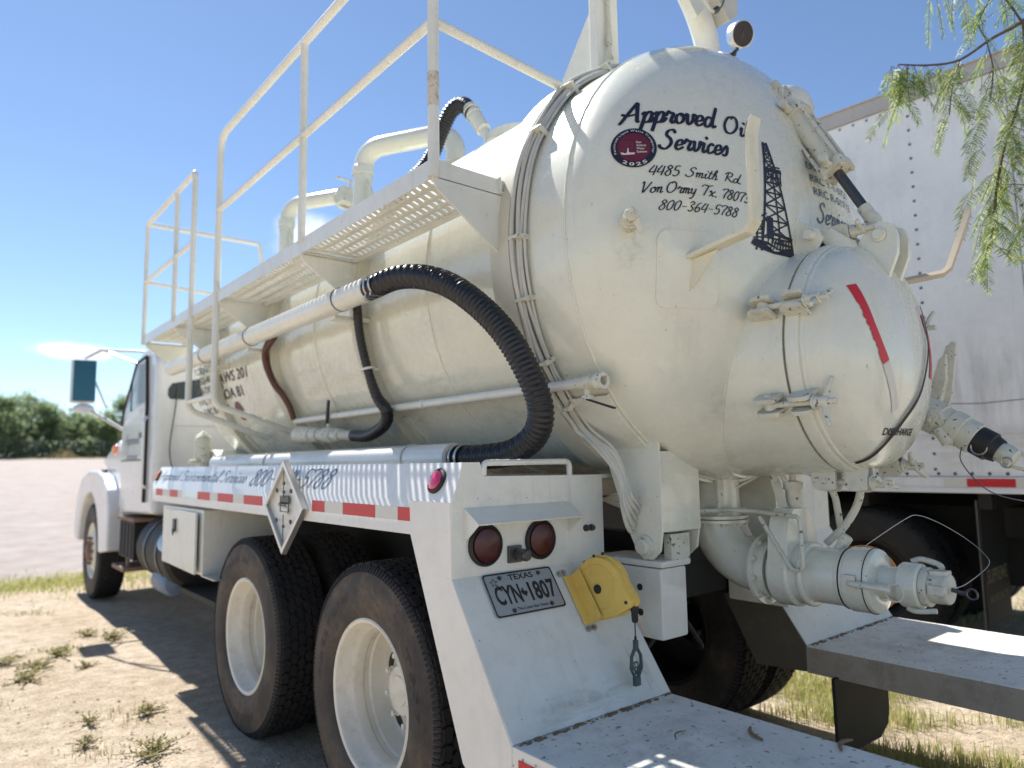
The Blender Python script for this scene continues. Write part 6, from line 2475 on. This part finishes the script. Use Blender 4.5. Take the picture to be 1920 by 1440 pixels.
def tree_mesh(seed, H_, Wd, n, leaf):
    r = random.Random(seed)
    tk_, cr = MB(), MB()
    tops = []
    for k in range(4):
        a = r.uniform(0, 6.28)
        e = Vector((math.cos(a) * Wd * .3, math.sin(a) * Wd * .3, H_ * r.uniform(.5, .75)))
        m_ = Vector((e.x * .25, e.y * .25, H_ * .28))
        tk_.tube(catmull([(0, 0, -.2), (e.x * .08, e.y * .08, H_ * .14), m_, e], 4), [.20 - .014 * i for i in range(13)], 7)
        tops.append(e)
    cl = []
    for k in range(34):
        a = r.uniform(0, 6.28)
        rad = Wd * .5 * math.sqrt(r.random())
        z = H_ * (.14 + .78 * r.random() * (1 - .45 * (rad / (Wd * .5)) ** 2))
        cl.append((Vector((math.cos(a) * rad, math.sin(a) * rad, z)), r.uniform(.45, 1.0) * Wd * .16))
    vs_, fs = [], []
    for k in range(n):
        c, s = r.choice(cl)
        p = c + Vector((r.gauss(0, 1), r.gauss(0, 1), r.gauss(0, .8))) * s * .6
        u = Vector((r.uniform(-1, 1), r.uniform(-1, 1), r.uniform(-1, 1))).normalized()
        w = Vector((r.uniform(-1, 1), r.uniform(-1, 1), r.uniform(-1, 1))).cross(u).normalized()
        l = leaf * r.uniform(.6, 1.3)
        o = len(vs_)
        vs_ += [p - u * l, p + w * l * .5, p + u * l, p - w * l * .5]
        fs.append((o, o + 1, o + 2, o + 3))
    cr.add(vs_, fs)
    return tk_.mesh("trunk"), cr.mesh("crown", smooth=False, weld=False)


kinds = [tree_mesh(1, 7.0, 7.0, 5200, .22), tree_mesh(2, 6.0, 6.5, 4600, .22), tree_mesh(3, 8.2, 6.5, 5600, .22)]
labs = []
spots = [(-14, 90, 0, 1.0), (-8, 94, 2, 1.0), (-2.5, 91, 1, 1.05), (1.6, 89, 0, 1.12), (5.2, 92, 0, 1.12), (8.6, 90, 1, .88), (11.8, 91, 1, .92), (15.0, 89, 2, .98), (18.4, 92, 0, .80),
         (22.0, 90, 1, 1.05), (26.5, 93, 2, 1.0), (32, 91, 0, 1.0), (38, 94, 1, 1.1), (-20, 93, 1, 1.0)]
names = ["tree beyond the lot, seventh left of the mirror", "tree beyond the lot, sixth left of the mirror", "tree beyond the lot, fifth left of the mirror",
         "bushy green tree farthest left in the visible tree line", "tall round tree left of the dip in the tree line", "low tree in the dip of the far tree line",
         "low tree beside the cab mirror in the far tree line", "tall tree rising behind the cab mirror", "tree seen between the mirror and the cab door",
         "far tree hidden behind the cab door", "far tree hidden behind the cab roof", "far tree hidden behind the front of the tank",
         "far tree hidden behind the middle of the tank", "tree beyond the lot, eighth left of the mirror"]
for i, (x, y, k, s) in enumerate(spots):
    t_ = thing("field_tree", names[i], "tree", (x, y, ground_z(x, y)), "trees beyond the gravel lot")
    t_.rotation_euler = (0, 0, i * 1.7)
    t_.scale = (s, s, s)
    link("trunk", kinds[k][0], "bark", t_, loc=(0, 0, 0))
    o = link("crown", kinds[k][1], "far_leaf", t_, loc=(0, 0, 0))

# scrub and dry brush along the fence foot
vs_, fs = [], []
r = random.Random(5)
for k in range(22000):
    x = r.uniform(-26, 42)
    hh = 2.1 + 1.0 * math.sin(x * .55) * math.sin(x * .23 + 1)
    p = Vector((x, r.gauss(87.3, 1.0), 0))
    p.z = ground_z(x, p.y) + max(0.0, hh) * r.random() ** 1.4
    u = Vector((r.uniform(-1, 1), r.uniform(-1, 1), r.uniform(-.3, 1))).normalized() * .20
    w = Vector((r.uniform(-1, 1), r.uniform(-1, 1), r.uniform(-1, 1))).cross(u).normalized() * .11
    o = len(vs_)
    vs_ += [p - u, p + w, p + u, p - w]
    fs.append((o, o + 1, o + 2, o + 3))
o = MB().add(vs_, fs).build("scrub", "far_leaf", smooth=False, weld=False, kind="stuff")
o["label"] = "dark green scrub at the foot of the far trees"
o["category"] = "scrub"
vs_, fs = [], []
for k in range(7000):
    x = r.uniform(-26, 42)
    hh = .25 + 1.0 * max(0, math.sin(x * .9 + .6)) ** 2
    y = r.gauss(84.6, .7)
    p = Vector((x, y, ground_z(x, y)))
    tip = p + Vector((r.uniform(-.25, .25), r.uniform(-.25, .25), hh * r.uniform(.4, 1)))
    sdw = Vector((r.uniform(-1, 1), r.uniform(-1, 1), 0)).normalized() * .05
    o = len(vs_)
    vs_ += [p - sdw, p + sdw, tip]
    fs.append((o, o + 1, o + 2))
o = MB().add(vs_, fs).build("dry_grass", "dry_brush", smooth=False, weld=False, kind="stuff")
o["label"] = "dry yellow grass along the far edge of the gravel"
o["category"] = "grass"
FN = thing("wire_fence", "grey wire fence running in front of the far trees", "fence", (0, 86, ground_z(0, 86)))
zf = ground_z(0, 86)
pm = MB().cyl((0, 0, -.2), (0, 0, 1.75), .05, seg=8).mesh("post")
for x in range(-24, 43, 3):
    link("post", pm, "fence_steel", FN, loc=(x, 0, 0))
mb = MB()
for z in (.15, .45, .75, 1.05, 1.35, 1.7):
    mb.cyl((-25, 86, zf + z), (43, 86, zf + z), .018, seg=5)
mb.build("fence_wire", "fence_steel", FN)

# ------------------------------------------------------------------ grass, weeds, pebbles
def blades(n, spot, hgt, wid, seed, mat, name, lab, lean=.5):
    r = random.Random(seed)
    vs_, fs = [], []
    for k in range(n):
        x, y = spot(r)
        z = ground_z(x, y)
        h = hgt * r.uniform(.45, 1.2)
        a = r.uniform(0, 6.28)
        sdv = Vector((math.cos(a), math.sin(a), 0)) * wid * r.uniform(.7, 1.2)
        ln = Vector((math.cos(a + 1.57 + r.uniform(-.6, .6)), math.sin(a + 1.57), 0)) * h * lean * r.uniform(.2, 1.2)
        p = Vector((x, y, z - .01))
        m_ = p + ln * .35 + Vector((0, 0, h * .6))
        e = p + ln + Vector((0, 0, h * r.uniform(.8, 1)))
        o = len(vs_)
        vs_ += [p - sdv, p + sdv, m_ + sdv * .8, m_ - sdv * .8, e]
        fs += [(o, o + 1, o + 2, o + 3), (o + 3, o + 2, o + 4)]
    ob = MB().add(vs_, fs).build(name, mat, smooth=False, weld=False, kind="stuff")
    ob["label"] = lab
    ob["category"] = "grass"
    return ob


def patchy(x0, x1, y0, y1, fx=1.0, thr=0.0):
    def f_(r):
        while True:
            x, y = r.uniform(x0, x1), r.uniform(y0, y1)
            v_ = math.sin(x * 2.3 * fx + 1.1) * math.sin(y * 1.9 * fx + .4) + .6 * math.sin(x * 5.1 * fx + y * 4.3 * fx)
            if v_ > thr + r.uniform(-.5, .5):
                return x, y
    return f_


blades(9000, lambda r: (r.uniform(-6, 1.5), 10.7 + r.gauss(0, .42)), .085, .006, 1, "grass_blade", "grass_strip", "green strip of grass along the gravel edge")
blades(20000, patchy(.25, 3.4, .2, 3.0, 1.7, .05), .10, .0024, 2, "grass_blade", "grass_patch", "sunlit grass under and behind the rear steps")
blades(9000, patchy(3.4, 9, -1.5, 5.0, .8, -.2), .09, .004, 6, "grass_blade", "side_grass", "grass beyond the box truck wheels")
blades(2200, patchy(-3.4, -1.5, 3.4, 9.6, 1.6, .95), .04, .0024, 3, "weed_leaf", "sparse_grass", "sparse grass tufts scattered over the dirt")

# pebbles and clods
r = random.Random(9)
mb = MB()
for k in range(3200):
    x, y = r.uniform(-4.2, -.6), r.uniform(2.4, 9.5)
    s = .003 + .012 * r.random() ** 4
    vs_ = [(x + s * r.uniform(.6, 1.2) * a, y + s * r.uniform(.6, 1.2) * b_, ground_z(x, y) + .004 + s * .6 * c) for a, b_, c in ((1, 0, 0), (0, 1, 0), (-1, 0, 0), (0, -1, 0), (0, 0, 1), (0, 0, -1))]
    mb.add(vs_, [(0, 1, 4), (1, 2, 4), (2, 3, 4), (3, 0, 4), (1, 0, 5), (2, 1, 5), (3, 2, 5), (0, 3, 5)])
o = mb.build("pebbles", "pebble", smooth=False, weld=False, kind="stuff")
o["label"] = "small stones and clods scattered over the sandy dirt"
o["category"] = "pebbles"
mb = MB()
for k in range(900):
    x, y = r.uniform(.0, 3.4), r.uniform(.2, 2.6)
    a = r.uniform(0, 6.28)
    L = r.uniform(.02, .06)
    p = Vector((x, y, .012))
    d = Vector((math.cos(a), math.sin(a), r.uniform(-.05, .25))) * L
    mb.tube([p, p + d * .5 + V(r.uniform(-.01, .01), r.uniform(-.01, .01), .004), p + d], .0014, 3, caps=False)
o = mb.build("leaf_litter", "pod_brown", smooth=False, weld=False, kind="stuff")
o["label"] = "dry stems and litter under the sunlit grass"
o["category"] = "litter"

weeds = [((-1.86, 6.28), .09, "leafy weed clump at the left edge of the dirt, nearest the grass strip"), ((-1.70, 6.55), .10, "weed clump left of the mirror shadow"),
         ((-1.98, 5.95), .09, "pale weed clump at the far left of the bare dirt"), ((-1.60, 6.05), .06, "small weed below the mirror shadow"),
         ((-1.50, 4.72), .07, "twiggy weed in front of the tandem tyre shadow"), ((-1.62, 4.05), .09, "upright weed near the bottom edge beside the tyre shadow"),
         ((-1.86, 4.42), .05, "low weed at the bottom left of the dirt"), ((-1.30, 6.9), .09, "bright weed at the edge of the truck shadow"),
         ((-1.42, 7.2), .07, "weed beside the cab step shadow"), ((-1.78, 4.78), .05, "thin dry weed in the middle of the dirt"),
         ((-2.05, 6.6), .09, "weed at the very left edge of the picture")]
for i, (xy, h, lab) in enumerate(weeds):
    r = random.Random(50 + i)
    W_ = thing("weed", lab, "weed", (xy[0], xy[1], 0), "weeds in the dirt")
    st_, lf = MB(), MB()
    for k in range(22):
        a = r.uniform(0, 6.28)
        rd = h * r.uniform(.3, 1.9)
        e = Vector((math.cos(a) * rd, math.sin(a) * rd, h * r.uniform(.15, .8)))
        P = catmull([(0, 0, -.01), tuple(e * .4 + Vector((0, 0, h * .1))), tuple(e)], 4)
        st_.tube(P, .0016, 4, caps=False)
        for q in P[3:]:
            for m_ in range(3):
                d = Vector((r.uniform(-1, 1), r.uniform(-1, 1), r.uniform(-.2, .8))).normalized()
                sdv = d.cross(Vector((r.uniform(-1, 1), r.uniform(-1, 1), 1))).normalized()
                L = h * r.uniform(.16, .34)
                lf.add([q, q + d * L * .5 + sdv * L * .25, q + d * L, q + d * L * .5 - sdv * L * .25], [(0, 1, 2, 3)])
    link("stem", st_.mesh("stem", smooth=False), "wood_post", W_, loc=(0, 0, 0))
    link("leaves", lf.mesh("leaves", smooth=False, weld=False), "weed_leaf", W_, loc=(0, 0, 0))

bpy.context.view_layer.update()
